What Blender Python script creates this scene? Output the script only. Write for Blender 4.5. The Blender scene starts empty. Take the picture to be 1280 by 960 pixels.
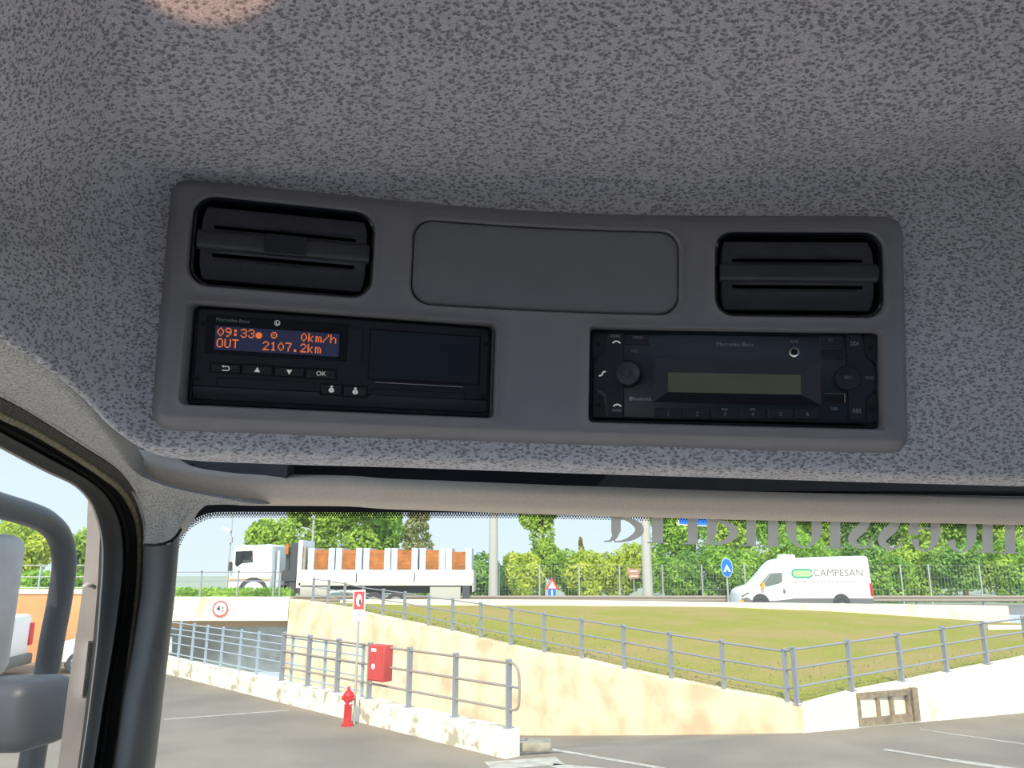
import bpy, bmesh, math, random
from mathutils import Vector, Matrix
from mathutils.geometry import delaunay_2d_cdt
random.seed(7)
C = bpy.context.scene.collection
S = bpy.context.scene
PI = math.pi
R_ = math.radians

# ------------------------------------------------------------------ camera, sky, sun, exposure
F = 960.0                       # focal length in pixels of the 1280 wide frame
PITCH = R_(13.2)
EYE = Vector((0, 0, 3.0))       # eye height of a seated lorry driver
cam_d = bpy.data.cameras.new('camera'); cam = bpy.data.objects.new('camera', cam_d); C.objects.link(cam)
cam_d.sensor_width = 36; cam_d.lens = F / 1280 * 36; cam_d.clip_start = 0.02; cam_d.clip_end = 600
cam.location = EYE; cam.rotation_euler = (PI / 2 + PITCH, 0, 0)
cam_d.dof.use_dof = False
S.camera = cam
S.view_settings.view_transform = 'Standard'; S.view_settings.look = 'None'
S.view_settings.gamma = 1; S.view_settings.use_curve_mapping = False
S.view_settings.exposure = 0.38
w = bpy.data.worlds.new('sky'); S.world = w; w.use_nodes = True
nt = w.node_tree; bg = nt.nodes['Background']
tc = nt.nodes.new('ShaderNodeTexCoord'); sp = nt.nodes.new('ShaderNodeSeparateXYZ'); cr = nt.nodes.new('ShaderNodeValToRGB')
nt.links.new(tc.outputs['Generated'], sp.inputs[0]); nt.links.new(sp.outputs[2], cr.inputs[0]); nt.links.new(cr.outputs[0], bg.inputs[0])
cr.color_ramp.elements[0].position = 0.0; cr.color_ramp.elements[0].color = (0.68, 0.80, 0.88, 1)
cr.color_ramp.elements[1].position = 0.7; cr.color_ramp.elements[1].color = (0.42, 0.60, 0.86, 1)
bg.inputs[1].default_value = 0.98
# the hazy half of the sky around the sun, behind the driver, is far brighter
vm = nt.nodes.new('ShaderNodeVectorMath'); vm.operation = 'DOT_PRODUCT'; vm.inputs[1].default_value = (0.10, -0.92, 0.38)
mr = nt.nodes.new('ShaderNodeMapRange'); mr.inputs[1].default_value = 0.0; mr.inputs[2].default_value = 1.0; mr.inputs[3].default_value = 0.98; mr.inputs[4].default_value = 2.0
nt.links.new(tc.outputs['Generated'], vm.inputs[0]); nt.links.new(vm.outputs['Value'], mr.inputs[0]); nt.links.new(mr.outputs[0], bg.inputs[1])
sun_d = bpy.data.lights.new('sun', 'SUN'); sun = bpy.data.objects.new('sun', sun_d); C.objects.link(sun)
sun_d.energy = 3.4; sun_d.angle = R_(0.6); sun_d.color = (1, 0.89, 0.69)
sdir = Vector((-0.15, -0.90, 0.85)).normalized()
sun.rotation_euler = sdir.to_track_quat('Z', 'Y').to_euler()
# added warm spot standing in for sunlight reflected onto the headliner
sp_d = bpy.data.lights.new('sun_glint', 'SPOT'); spot = bpy.data.objects.new('sun_glint', sp_d); C.objects.link(spot)
sp_d.energy = 7.5; sp_d.color = (1, 0.55, 0.36); sp_d.shadow_soft_size = 0.004; sp_d.spot_blend = 0.05; sp_d.spot_size = R_(7)
spot.location = EYE + Vector((-.10, .05, -.42)); spot.rotation_euler = (spot.location - (EYE + Vector((-.1436, .290, .2724)))).to_track_quat('Z', 'Y').to_euler()

# ------------------------------------------------------------------ geometry helpers
def ray(u, v):
    x = (u - 640) / F; y = -(v - 480) / F
    return Vector((x, math.cos(PITCH) - y * math.sin(PITCH), math.sin(PITCH) + y * math.cos(PITCH)))
def W(u, v, Y):                 # the point at forward distance Y
    r = ray(u, v); return EYE + r * (Y / r.y)
def WX(u, v, X):                # the point on the plane x = X
    r = ray(u, v); return EYE + r * (X / r.x)
def GP(u, v, z=0.0):            # the point at height z
    r = ray(u, v); return EYE + r * ((z - EYE.z) / r.z)
def on_line(u, v, p, q):        # the point of the ray above the plan line p-q
    r = ray(u, v); dx, dy = q[0] - p[0], q[1] - p[1]
    k = (p[0] * dy - p[1] * dx) / (r.x * dy - r.y * dx)
    return EYE + r * k

class MB:
    def __init__(s): s.v = []; s.f = []
    def add(s, vs, fs):
        n = len(s.v); s.v += [Vector(p) for p in vs]; s.f += [tuple(i + n for i in f) for f in fs]; return s
    def box(s, c, d, rot=None):
        x, y, z = d[0] / 2, d[1] / 2, d[2] / 2
        vs = [Vector((a, b, e)) for a in (-x, x) for b in (-y, y) for e in (-z, z)]
        if rot is not None: vs = [rot @ p for p in vs]
        c = Vector(c)
        return s.add([p + c for p in vs], [(0, 1, 3, 2), (4, 6, 7, 5), (0, 4, 5, 1), (2, 3, 7, 6), (0, 2, 6, 4), (1, 5, 7, 3)])
    def rings(s, rs, cap0=False, cap1=False, closed=True):
        n = len(rs[0]); b = len(s.v)
        for r in rs: s.v += [Vector(p) for p in r]
        for i in range(len(rs) - 1):
            for j in range(n if closed else n - 1):
                k = (j + 1) % n
                s.f.append((b + i * n + j, b + i * n + k, b + (i + 1) * n + k, b + (i + 1) * n + j))
        if cap0: s.f.append(tuple(b + j for j in reversed(range(n))))
        if cap1: s.f.append(tuple(b + (len(rs) - 1) * n + j for j in range(n)))
        return s
    def cyl(s, p, q, r0, r1=None, n=12, caps=True):
        p = Vector(p); q = Vector(q); r1 = r0 if r1 is None else r1
        z = (q - p).normalized(); x = z.orthogonal().normalized(); y = z.cross(x)
        rg = [[c + (x * math.cos(2 * PI * k / n) + y * math.sin(2 * PI * k / n)) * r for k in range(n)] for c, r in ((p, r0), (q, r1))]
        return s.rings(rg, caps, caps)
    def tube(s, pts, r, n=10, caps=True, flat=1.0, up=None):
        pts = [Vector(p) for p in pts]; rr = r if isinstance(r, (list, tuple)) else [r] * len(pts)
        rg = []; prev = None
        for i, p in enumerate(pts):
            t = (pts[min(i + 1, len(pts) - 1)] - pts[max(i - 1, 0)]).normalized()
            x = (up - t * up.dot(t)).normalized() if up is not None else (t.orthogonal() if prev is None else prev - t * prev.dot(t)).normalized()
            prev = x; y = t.cross(x)
            rg.append([p + (x * math.cos(2 * PI * k / n) + y * flat * math.sin(2 * PI * k / n)) * rr[i] for k in range(n)])
        return s.rings(rg, caps, caps)
    def sphere(s, c, r, nu=12, nv=8, sc=(1, 1, 1)):
        c = Vector(c); rg = []
        for i in range(nv + 1):
            a = PI * i / nv
            rg.append([c + Vector((sc[0] * r * math.sin(a) * math.cos(2 * PI * k / nu), sc[1] * r * math.sin(a) * math.sin(2 * PI * k / nu), -sc[2] * r * math.cos(a))) for k in range(nu)])
        return s.rings(rg)
    def grid(s, g):             # g: rows of points
        return s.rings(g, closed=False)
    def poly(s, pts): return s.add(pts, [tuple(range(len(pts)))])
    def prism(s, out, z0, z1, ax=None):     # out: 2D outline; extruded along local z
        n = len(out)
        return s.add([(x, y, z0) for x, y in out] + [(x, y, z1) for x, y in out],
                     [tuple(reversed(range(n))), tuple(range(n, 2 * n))] + [(i, (i + 1) % n, n + (i + 1) % n, n + i) for i in range(n)])
    def build(s, name, m, parent=None, smooth=None, xf=None, fix=True):
        me = bpy.data.meshes.new(name); me.from_pydata([tuple(xf @ p if xf is not None else p) for p in s.v], [], s.f)
        if fix:
            bm = bmesh.new(); bm.from_mesh(me); bmesh.ops.remove_doubles(bm, verts=bm.verts, dist=1e-6)
            bmesh.ops.recalc_face_normals(bm, faces=bm.faces); bm.to_mesh(me); bm.free()
        me.materials.append(m)
        if smooth is not None:
            me.shade_smooth(); me.set_sharp_from_angle(angle=R_(smooth))
        o = bpy.data.objects.new(name, me); C.objects.link(o)
        if parent is not None: o.parent = parent
        return o

def rrect(cx, cy, w_, h, r, n=6):
    r = max(min(r, w_ / 2 - 1e-5, h / 2 - 1e-5), 1e-5); o = []
    for sx, sy, a0 in ((1, 1, 0), (-1, 1, 90), (-1, -1, 180), (1, -1, 270)):
        for k in range(n + 1):
            a = R_(a0 + 90 * k / n); o.append((cx + sx * (w_ / 2 - r) + r * math.cos(a), cy + sy * (h / 2 - r) + r * math.sin(a)))
    return o
def tag(o, label=None, cat=None, group=None, kind=None):
    if label: o['label'] = label
    if cat: o['category'] = cat
    if group: o['group'] = group
    if kind: o['kind'] = kind
    return o
def empty(name, loc, label, cat, group=None, mat=None):
    o = bpy.data.objects.new(name, None); C.objects.link(o); o.empty_display_size = 0.1
    if mat is not None: o.matrix_basis = mat
    else: o.matrix_basis = Matrix.Translation(loc)
    return tag(o, label, cat, group)
def child(o, parent):           # keep world-space vertices under a moved parent
    o.parent = parent; o.matrix_parent_inverse = parent.matrix_basis.inverted(); return o
def catmull(a, b, c, d, t): return 0.5 * ((2 * b) + (c - a) * t + (2 * a - 5 * b + 4 * c - d) * t * t + (3 * b - a - 3 * c + d) * t ** 3)
def cspline(pts, sub):
    pts = [Vector(p) for p in pts]; o = []; n = len(pts)
    for i in range(n - 1):
        for k in range(sub):
            o.append(catmull(pts[max(i - 1, 0)], pts[i], pts[i + 1], pts[min(i + 2, n - 1)], k / sub))
    o.append(pts[-1]); return o
def csurf(rows, sr, sc):
    rows = [cspline(r, sc) for r in rows]
    cols = [cspline([r[j] for r in rows], sr) for j in range(len(rows[0]))]
    return [[cols[j][i] for j in range(len(cols))] for i in range(len(cols[0]))]
def rad(p, k): return EYE + (p - EYE) * k
def resample(pts, n):
    pts = cspline(pts, 8); L = [0]
    for a, b in zip(pts, pts[1:]): L.append(L[-1] + (b - a).length)
    o = []; j = 0
    for i in range(n):
        d = L[-1] * i / (n - 1)
        while j < len(L) - 2 and L[j + 1] < d: j += 1
        o.append(pts[j].lerp(pts[j + 1], (d - L[j]) / max(L[j + 1] - L[j], 1e-9)))
    return o

# ------------------------------------------------------------------ materials
def mat(name, col, rough=0.6, metal=0.0, noise=None, bump=None, spec=0.5, emit=None, alt=None, coord='Object'):
    m = bpy.data.materials.new(name); m.use_nodes = True; t = m.node_tree; b = t.nodes['Principled BSDF']
    b.inputs['Base Color'].default_value = (*col, 1); b.inputs['Roughness'].default_value = rough
    b.inputs['Metallic'].default_value = metal; b.inputs['Specular IOR Level'].default_value = spec
    if emit: b.inputs['Emission Color'].default_value = (*emit[0], 1); b.inputs['Emission Strength'].default_value = emit[1]
    c = t.nodes.new('ShaderNodeTexCoord')
    if noise is None: noise = (40, 0.06)
    n = t.nodes.new('ShaderNodeTexNoise'); n.inputs['Scale'].default_value = noise[0]; n.inputs['Detail'].default_value = 5
    t.links.new(c.outputs[coord], n.inputs['Vector'])
    r = t.nodes.new('ShaderNodeValToRGB'); a = noise[1]
    lo = alt if alt else tuple(x * (1 - a) for x in col); hi = col if alt else tuple(min(1, x * (1 + a)) for x in col)
    r.color_ramp.elements[0].position = 0.35; r.color_ramp.elements[1].position = 0.65
    if len(noise) > 2: r.color_ramp.elements[0].position, r.color_ramp.elements[1].position = noise[2], noise[3]
    r.color_ramp.elements[0].color = (*lo, 1); r.color_ramp.elements[1].color = (*hi, 1)
    t.links.new(n.outputs['Fac'], r.inputs[0]); t.links.new(r.outputs[0], b.inputs['Base Color'])
    if bump:
        n2 = t.nodes.new('ShaderNodeTexNoise'); n2.inputs['Scale'].default_value = bump[0]; n2.inputs['Detail'].default_value = 3
        t.links.new(c.outputs[coord], n2.inputs['Vector'])
        bp = t.nodes.new('ShaderNodeBump'); bp.inputs['Strength'].default_value = bump[1]; bp.inputs['Distance'].default_value = bump[2] if len(bump) > 2 else 0.01
        t.links.new(n2.outputs['Fac'], bp.inputs['Height']); t.links.new(bp.outputs[0], b.inputs['Normal'])
    return m
def fabric(name, base, pit, sc):
    m = bpy.data.materials.new(name); m.use_nodes = True; t = m.node_tree; b = t.nodes['Principled BSDF']
    b.inputs['Roughness'].default_value = 0.95; b.inputs['Specular IOR Level'].default_value = 0.15
    b.inputs['Sheen Weight'].default_value = 0.15; b.inputs['Sheen Roughness'].default_value = 0.5
    c = t.nodes.new('ShaderNodeTexCoord')
    mp = t.nodes.new('ShaderNodeMapping'); mp.inputs['Scale'].default_value = (0.62, 1, 1.15)
    wn = t.nodes.new('ShaderNodeTexNoise'); wn.inputs['Scale'].default_value = sc * 0.8; wn.inputs['Detail'].default_value = 2
    ad = t.nodes.new('ShaderNodeMixRGB'); ad.blend_type = 'LINEAR_LIGHT'; ad.inputs[0].default_value = 0.0012
    vo = t.nodes.new('ShaderNodeTexVoronoi'); vo.inputs['Scale'].default_value = sc; vo.inputs['Randomness'].default_value = 1
    t.links.new(c.outputs['Object'], mp.inputs[0]); t.links.new(mp.outputs[0], ad.inputs[1]); t.links.new(c.outputs['Object'], wn.inputs['Vector'])
    t.links.new(wn.outputs['Color'], ad.inputs[2]); t.links.new(ad.outputs[0], vo.inputs['Vector'])
    r = t.nodes.new('ShaderNodeValToRGB'); r.color_ramp.elements[0].position = 0.24; r.color_ramp.elements[1].position = 0.50
    r.color_ramp.elements[0].color = (0, 0, 0, 1); r.color_ramp.elements[1].color = (1, 1, 1, 1)
    t.links.new(vo.outputs['Distance'], r.inputs[0])
    mx = t.nodes.new('ShaderNodeMixRGB'); mx.inputs[1].default_value = (*pit, 1); mx.inputs[2].default_value = (*base, 1)
    t.links.new(r.outputs[0], mx.inputs[0])
    fn = t.nodes.new('ShaderNodeTexNoise'); fn.inputs['Scale'].default_value = sc * 3.2; fn.inputs['Detail'].default_value = 3
    mp2 = t.nodes.new('ShaderNodeMapping'); mp2.inputs['Scale'].default_value = (0.5, 1, 1.5)
    t.links.new(c.outputs['Object'], mp2.inputs[0]); t.links.new(mp2.outputs[0], fn.inputs['Vector'])
    r2 = t.nodes.new('ShaderNodeValToRGB'); r2.color_ramp.elements[0].position = 0.3; r2.color_ramp.elements[1].position = 0.7
    r2.color_ramp.elements[0].color = (0.52, 0.52, 0.53, 1); r2.color_ramp.elements[1].color = (1.12, 1.12, 1.12, 1)
    t.links.new(fn.outputs['Fac'], r2.inputs[0])
    mu = t.nodes.new('ShaderNodeMixRGB'); mu.blend_type = 'MULTIPLY'; mu.inputs[0].default_value = 1
    t.links.new(mx.outputs[0], mu.inputs[1]); t.links.new(r2.outputs[0], mu.inputs[2]); t.links.new(mu.outputs[0], b.inputs['Base Color'])
    bp = t.nodes.new('ShaderNodeBump'); bp.inputs['Strength'].default_value = 0.6; bp.inputs['Distance'].default_value = 0.0012
    t.links.new(r.outputs[0], bp.inputs['Height']); t.links.new(bp.outputs[0], b.inputs['Normal'])
    return m
def glass(name, haze=0.03, tint=(0.96, 0.98, 0.97)):
    m = bpy.data.materials.new(name); m.use_nodes = True; t = m.node_tree; t.nodes.remove(t.nodes['Principled BSDF'])
    o = t.nodes['Material Output']; tr = t.nodes.new('ShaderNodeBsdfTransparent'); tr.inputs[0].default_value = (*tint, 1)
    di = t.nodes.new('ShaderNodeBsdfTranslucent'); di.inputs[0].default_value = (0.9, 0.9, 0.88, 1)
    m1 = t.nodes.new('ShaderNodeMixShader'); m1.inputs[0].default_value = haze
    gl = t.nodes.new('ShaderNodeBsdfGlossy'); gl.inputs['Roughness'].default_value = 0.02; gl.inputs[0].default_value = (0.8, 0.8, 0.8, 1)
    fr = t.nodes.new('ShaderNodeValue'); fr.outputs[0].default_value = 0.02
    m2 = t.nodes.new('ShaderNodeMixShader')
    t.links.new(tr.outputs[0], m1.inputs[1]); t.links.new(di.outputs[0], m1.inputs[2]); t.links.new(fr.outputs[0], m2.inputs[0])
    t.links.new(m1.outputs[0], m2.inputs[1]); t.links.new(gl.outputs[0], m2.inputs[2]); t.links.new(m2.outputs[0], o.inputs[0])
    return m
def leafmat(name, a, b_, sc=0.9):
    m = mat(name, a, 0.6, noise=(sc, 0, 0.38, 0.62), alt=b_, spec=0.2)
    t = m.node_tree; b = t.nodes['Principled BSDF']; o = t.nodes['Material Output']
    tr = t.nodes.new('ShaderNodeBsdfTranslucent'); mx = t.nodes.new('ShaderNodeMixShader'); mx.inputs[0].default_value = 0.35
    src = b.inputs['Base Color'].links[0].from_socket
    t.links.new(src, tr.inputs[0]); t.links.new(b.outputs[0], mx.inputs[1]); t.links.new(tr.outputs[0], mx.inputs[2]); t.links.new(mx.outputs[0], o.inputs[0])
    return m

M = {}
M['fabric'] = fabric('headliner_fabric', (0.76, 0.74, 0.78), (0.36, 0.35, 0.38), 480)
M['fabric_fine'] = fabric('pillar_fabric', (0.70, 0.68, 0.66), (0.40, 0.39, 0.39), 600)
M['bezel'] = mat('console_plastic', (0.255, 0.245, 0.265), 0.55, bump=(1800, 0.12, 0.0004), noise=(60, 0.03))
M['lid'] = mat('lid_plastic', (0.225, 0.22, 0.24), 0.6, bump=(1800, 0.12, 0.0004), noise=(60, 0.03))
M['black'] = mat('black_plastic', (0.016, 0.018, 0.028), 0.42, noise=(90, 0.1))
M['vent'] = mat('vent_plastic', (0.05, 0.05, 0.062), 0.38, noise=(90, 0.1), bump=(1500, 0.08, 0.0003))
M['blackgloss'] = mat('black_gloss', (0.008, 0.009, 0.016), 0.16)
M['void'] = mat('dark_recess', (0.004, 0.004, 0.007), 0.8)
M['button'] = mat('button_plastic', (0.02, 0.022, 0.032), 0.45)
M['radio'] = mat('radio_plastic', (0.012, 0.02, 0.032), 0.35)
M['radiolit'] = mat('radio_edge', (0.05, 0.052, 0.065), 0.4)  # paler copy of the radio plastic, for faces that catch the light
M['lcd'] = mat('lcd_glass', (0.045, 0.05, 0.105), 0.15, emit=((0.10, 0.12, 0.30), 0.06))
M['amber'] = mat('amber_pixels', (0.9, 0.25, 0.06), 0.5, emit=((1.0, 0.22, 0.055), 0.40))
M['lcdoff'] = mat('olive_lcd', (0.16, 0.17, 0.11), 0.3)
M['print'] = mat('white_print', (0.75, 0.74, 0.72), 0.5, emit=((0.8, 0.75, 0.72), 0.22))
M['printdim'] = mat('grey_print', (0.32, 0.33, 0.36), 0.5)
M['chrome'] = mat('chrome', (0.75, 0.75, 0.72), 0.25, 1.0)
M['blind'] = mat('blind_fabric', (0.84, 0.72, 0.61), 0.9, noise=(900, 0.1), bump=(1500, 0.3, 0.0006), spec=0.2)
M['pillar'] = mat('pillar_plastic', (0.10, 0.105, 0.11), 0.5, spec=.3, bump=(1600, 0.15, 0.0004))
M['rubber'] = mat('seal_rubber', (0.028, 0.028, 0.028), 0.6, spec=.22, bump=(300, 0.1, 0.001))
M['rubberlit'] = mat('seal_rubber_worn', (0.45, 0.42, 0.38), 0.55)  # lit copy of the seal rubber, its brightness put into the colour
M['flock'] = mat('flock_trim', (0.10, 0.092, 0.075), 0.95, noise=(600, 0.4), bump=(900, 0.8, 0.002), spec=0.25)
M['bead'] = mat('flock_bead', (0.32, 0.28, 0.19), 0.95, noise=(500, 0.35), bump=(800, 0.8, 0.002), spec=0.2)
M['doorgrey'] = mat('door_frame_paint', (0.62, 0.56, 0.55), 0.45)
M['mirror'] = mat('mirror_plastic', (0.06, 0.06, 0.07), 0.45, spec=.35, bump=(700, 0.08, 0.0008))
M['mirrorhouse'] = mat('mirror_housing_plastic', (0.60, 0.55, 0.50), 0.6, bump=(700, 0.08, 0.0008))
M['armtube'] = mat('mirror_arm_tube', (0.035, 0.035, 0.04), 0.35, spec=.35)
M['frit'] = mat('frit_ceramic', (0.01, 0.011, 0.02), 0.35)
M['glass'] = glass('windscreen_glass', 0.06)
M['doorglass'] = glass('door_glass', 0.05)
M['sticker'] = leafmat('grey_vinyl', (0.85, 0.85, 0.82), (0.80, 0.80, 0.77), 20)
M['label'] = mat('white_label', (0.7, 0.66, 0.66), 0.5)
M['cabdark'] = mat('cab_dark_trim', (0.06, 0.06, 0.07), 0.7)
M['seat'] = mat('seat_cloth', (0.72, 0.68, 0.64), 0.9)  # pale surface of the unseen slab added to bounce sunlight
M['cabmid'] = mat('cab_mid_trim', (0.30, 0.29, 0.30), 0.8)
M['dash'] = mat('dashboard_top', (0.62, 0.58, 0.54), 0.7)  # made pale so the unseen dashboard throws light upward
# outside
M['asphalt'] = mat('asphalt', (0.245, 0.20, 0.15), 0.9, noise=(0.5, 0.16), bump=(30, 0.4, 0.02))
M['ramp'] = mat('ramp_asphalt', (0.245, 0.205, 0.155), 0.9, noise=(0.8, 0.14), bump=(30, 0.3, 0.02))
M['roadline'] = mat('road_paint', (0.46, 0.42, 0.35), 0.8, noise=(6, 0.2))
M['grass'] = mat('lawn', (0.36, 0.345, 0.035), 0.95, noise=(0.45, 0, 0.38, 0.62), alt=(0.46, 0.34, 0.10), bump=(14, 0.9, 0.15))
M['rampwall'] = mat('ochre_rendered_wall', (0.94, 0.79, 0.52), 0.9, noise=(1.1, 0, 0.34, 0.56), alt=(0.84, 0.54, 0.32), bump=(6, 0.2, 0.02))
M['orangewall'] = mat('orange_wall', (0.72, 0.34, 0.14), 0.9, noise=(0.7, 0.12))
M['whitewall'] = mat('white_wall', (0.86, 0.78, 0.58), 0.9, noise=(1.0, 0, 0.30, 0.42), alt=(0.6, 0.5, 0.34), bump=(6, 0.15, 0.02))
M['kerb'] = mat('flaking_white_kerb', (0.9, 0.84, 0.64), 0.9, noise=(3.2, 0, 0.38, 0.46), alt=(0.46, 0.40, 0.28), bump=(8, 0.3, 0.02))
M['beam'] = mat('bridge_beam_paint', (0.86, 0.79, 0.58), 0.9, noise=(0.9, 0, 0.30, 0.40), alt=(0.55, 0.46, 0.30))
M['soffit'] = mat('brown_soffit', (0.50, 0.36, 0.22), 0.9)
M['tunnel'] = mat('tunnel_concrete', (0.55, 0.54, 0.50), 0.9, noise=(1.5, 0.15))
M['rail'] = mat('galvanised_rail', (0.31, 0.32, 0.335), 0.5, 0.2)
M['railbrown'] = mat('weathered_rail', (0.34, 0.28, 0.22), 0.6)
M['railblue'] = mat('pale_blue_rail', (0.38, 0.44, 0.49), 0.5)
M['red'] = mat('hydrant_red', (0.62, 0.02, 0.02), 0.45)
M['redbox'] = mat('hose_box_red', (0.58, 0.06, 0.05), 0.5)
M['white'] = mat('white_paint', (0.86, 0.86, 0.84), 0.4)
M['signred'] = mat('sign_red', (0.68, 0.07, 0.06), 0.5)
M['signblue'] = mat('sign_blue', (0.0, 0.16, 0.75), 0.5)
M['signbrown'] = mat('sign_brown', (0.48, 0.25, 0.16), 0.6)
M['signblack'] = mat('sign_black', (0.05, 0.05, 0.05), 0.6)
M['pole'] = mat('concrete_pole', (0.48, 0.46, 0.40), 0.8)
M['postgrey'] = mat('thin_post', (0.42, 0.44, 0.40), 0.6)
M['wood'] = mat('weathered_wood', (0.26, 0.20, 0.13), 0.85, noise=(9, 0.25))
M['stone'] = mat('block_stone', (0.34, 0.30, 0.22), 0.9, noise=(8, 0.2))
M['tyre'] = mat('tyre', (0.06, 0.06, 0.06), 0.8)
M['hub'] = mat('wheel_hub', (0.35, 0.35, 0.34), 0.5)
M['darkchassis'] = mat('dark_chassis', (0.07, 0.07, 0.075), 0.7)
M['greytrim'] = mat('van_grey_trim', (0.16, 0.16, 0.15), 0.6)
M['carglass'] = mat('car_glass', (0.16, 0.19, 0.17), 0.12)
M['brick'] = mat('orange_brick_load', (0.46, 0.15, 0.03), 0.85, noise=(3, 0.25))
M['wrap'] = mat('pale_wrapping', (0.55, 0.60, 0.64), 0.4, noise=(3, 0.12))
M['skin'] = mat('skin', (0.50, 0.22, 0.14), 0.6)
M['blueshirt'] = mat('blue_shirt', (0.05, 0.35, 0.75), 0.8)
M['redlight'] = mat('tail_light', (0.65, 0.02, 0.03), 0.3)
M['orangelight'] = mat('indicator', (0.9, 0.35, 0.03), 0.3)
M['greenlogo'] = mat('green_logo', (0.06, 0.34, 0.26), 0.5)
M['blue2'] = mat('logo_outline', (0.10, 0.35, 0.42), 0.5)
M['bark'] = mat('bark', (0.16, 0.12, 0.08), 0.9, noise=(6, 0.3))
M['leaf_bright'] = leafmat('leaves_bright', (0.52, 0.68, 0.12), (0.26, 0.42, 0.07))
M['leaf_mid'] = leafmat('leaves_mid', (0.46, 0.68, 0.12), (0.20, 0.38, 0.06))
M['leaf_yellow'] = leafmat('leaves_yellow_green', (0.70, 0.76, 0.12), (0.38, 0.50, 0.07))
M['leaf_olive'] = leafmat('needles_olive', (0.42, 0.42, 0.18), (0.26, 0.30, 0.11))
M['leaf_deep'] = leafmat('leaves_deep', (0.36, 0.56, 0.14), (0.15, 0.30, 0.07))
M['wire'] = mat('fence_wire', (0.33, 0.37, 0.33), 0.6)
M['farground'] = mat('verge', (0.36, 0.40, 0.28), 0.95)
M['road'] = mat('upper_road', (0.24, 0.23, 0.21), 0.9)

# ------------------------------------------------------------------ console surface (curved in plan, leaning to the driver)
CP0 = EYE + Vector((0.01302083, 0.47668017, 0.15727658))
CR = Vector((0.99624926, 0.08436234, -0.01924596)); CU = Vector((0.02871306, -0.11248548, 0.99323843)); CN = Vector((0.08162702, -0.99006566, -0.11448588))
def _bend(a): return 0.75207536 * a * a + 0.03093836 * a ** 3 - 5.0846346 * a ** 4
def surf(a, t, n=0.0):
    c = max(-.235, min(.245, a)); k = (_bend(c + 1e-4) - _bend(c - 1e-4)) / 2e-4
    return CP0 + CR * a + CU * t + CN * (n + _bend(c) + k * (a - c) + 0.05538709 * c * t)
def proj(P):
    d = P - EYE; z = d.y * math.cos(PITCH) + d.z * math.sin(PITCH); y = -d.y * math.sin(PITCH) + d.z * math.cos(PITCH)
    return 640 + F * d.x / z, 480 - F * y / z
def local_frame(ac, tc_):
    o = surf(ac, tc_); x = (surf(ac + 1e-3, tc_) - surf(ac - 1e-3, tc_)).normalized(); y = surf(ac, tc_ + 1e-3) - surf(ac, tc_ - 1e-3)
    z = x.cross(y).normalized(); y = z.cross(x)
    m = Matrix((x, y, z)).transposed().to_4x4(); m.translation = o; return m
def to_local(m, u, v, n=0.0):   # the spot on the device's own front plane
    inv = m.inverted(); o = inv @ EYE; d = (inv.to_3x3() @ ray(u, v)); k = (n - o.z) / d.z; p = o + d * k
    return p.x, p.y

def rmesh(outer, holes, step, fn):
    """flat plate with holes, meshed finely enough to follow the bend"""
    pts = []; edges = []
    def loop(l):
        n0 = len(pts); pts.extend(Vector(p) for p in l); edges.extend((n0 + i, n0 + (i + 1) % len(l)) for i in range(len(l)))
    def inside(p, l):
        c = False; n = len(l)
        for i in range(n):
            a, b = l[i], l[(i + 1) % n]
            if (a[1] > p[1]) != (b[1] > p[1]) and p[0] < (b[0] - a[0]) * (p[1] - a[1]) / (b[1] - a[1]) + a[0]: c = not c
        return c
    loop(outer)
    for h in holes: loop(h)
    xs = [p[0] for p in outer]; ys = [p[1] for p in outer]
    x = min(xs) + step / 2
    while x < max(xs):
        y = min(ys) + step / 2
        while y < max(ys):
            q = (x, y)
            if inside(q, outer) and not any(inside(q, h) for h in holes): pts.append(Vector(q))
            y += step
        x += step
    vo, eo, fo, *_ = delaunay_2d_cdt(pts, edges, [], 0, 1e-7)
    fs = []
    for f in fo:
        c = (sum(vo[i][0] for i in f) / len(f), sum(vo[i][1] for i in f) / len(f))
        if inside(c, outer) and not any(inside(c, h) for h in holes): fs.append(tuple(f))
    mb = MB(); mb.add([fn(p[0], p[1]) for p in vo], fs); return mb
def dense(l, step):
    o = []
    for i in range(len(l)):
        a, b = Vector(l[i]), Vector(l[(i + 1) % len(l)]); k = max(1, int((b - a).length / step))
        for j in range(k): o.append(tuple(a.lerp(b, j / k)))
    return o

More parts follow.
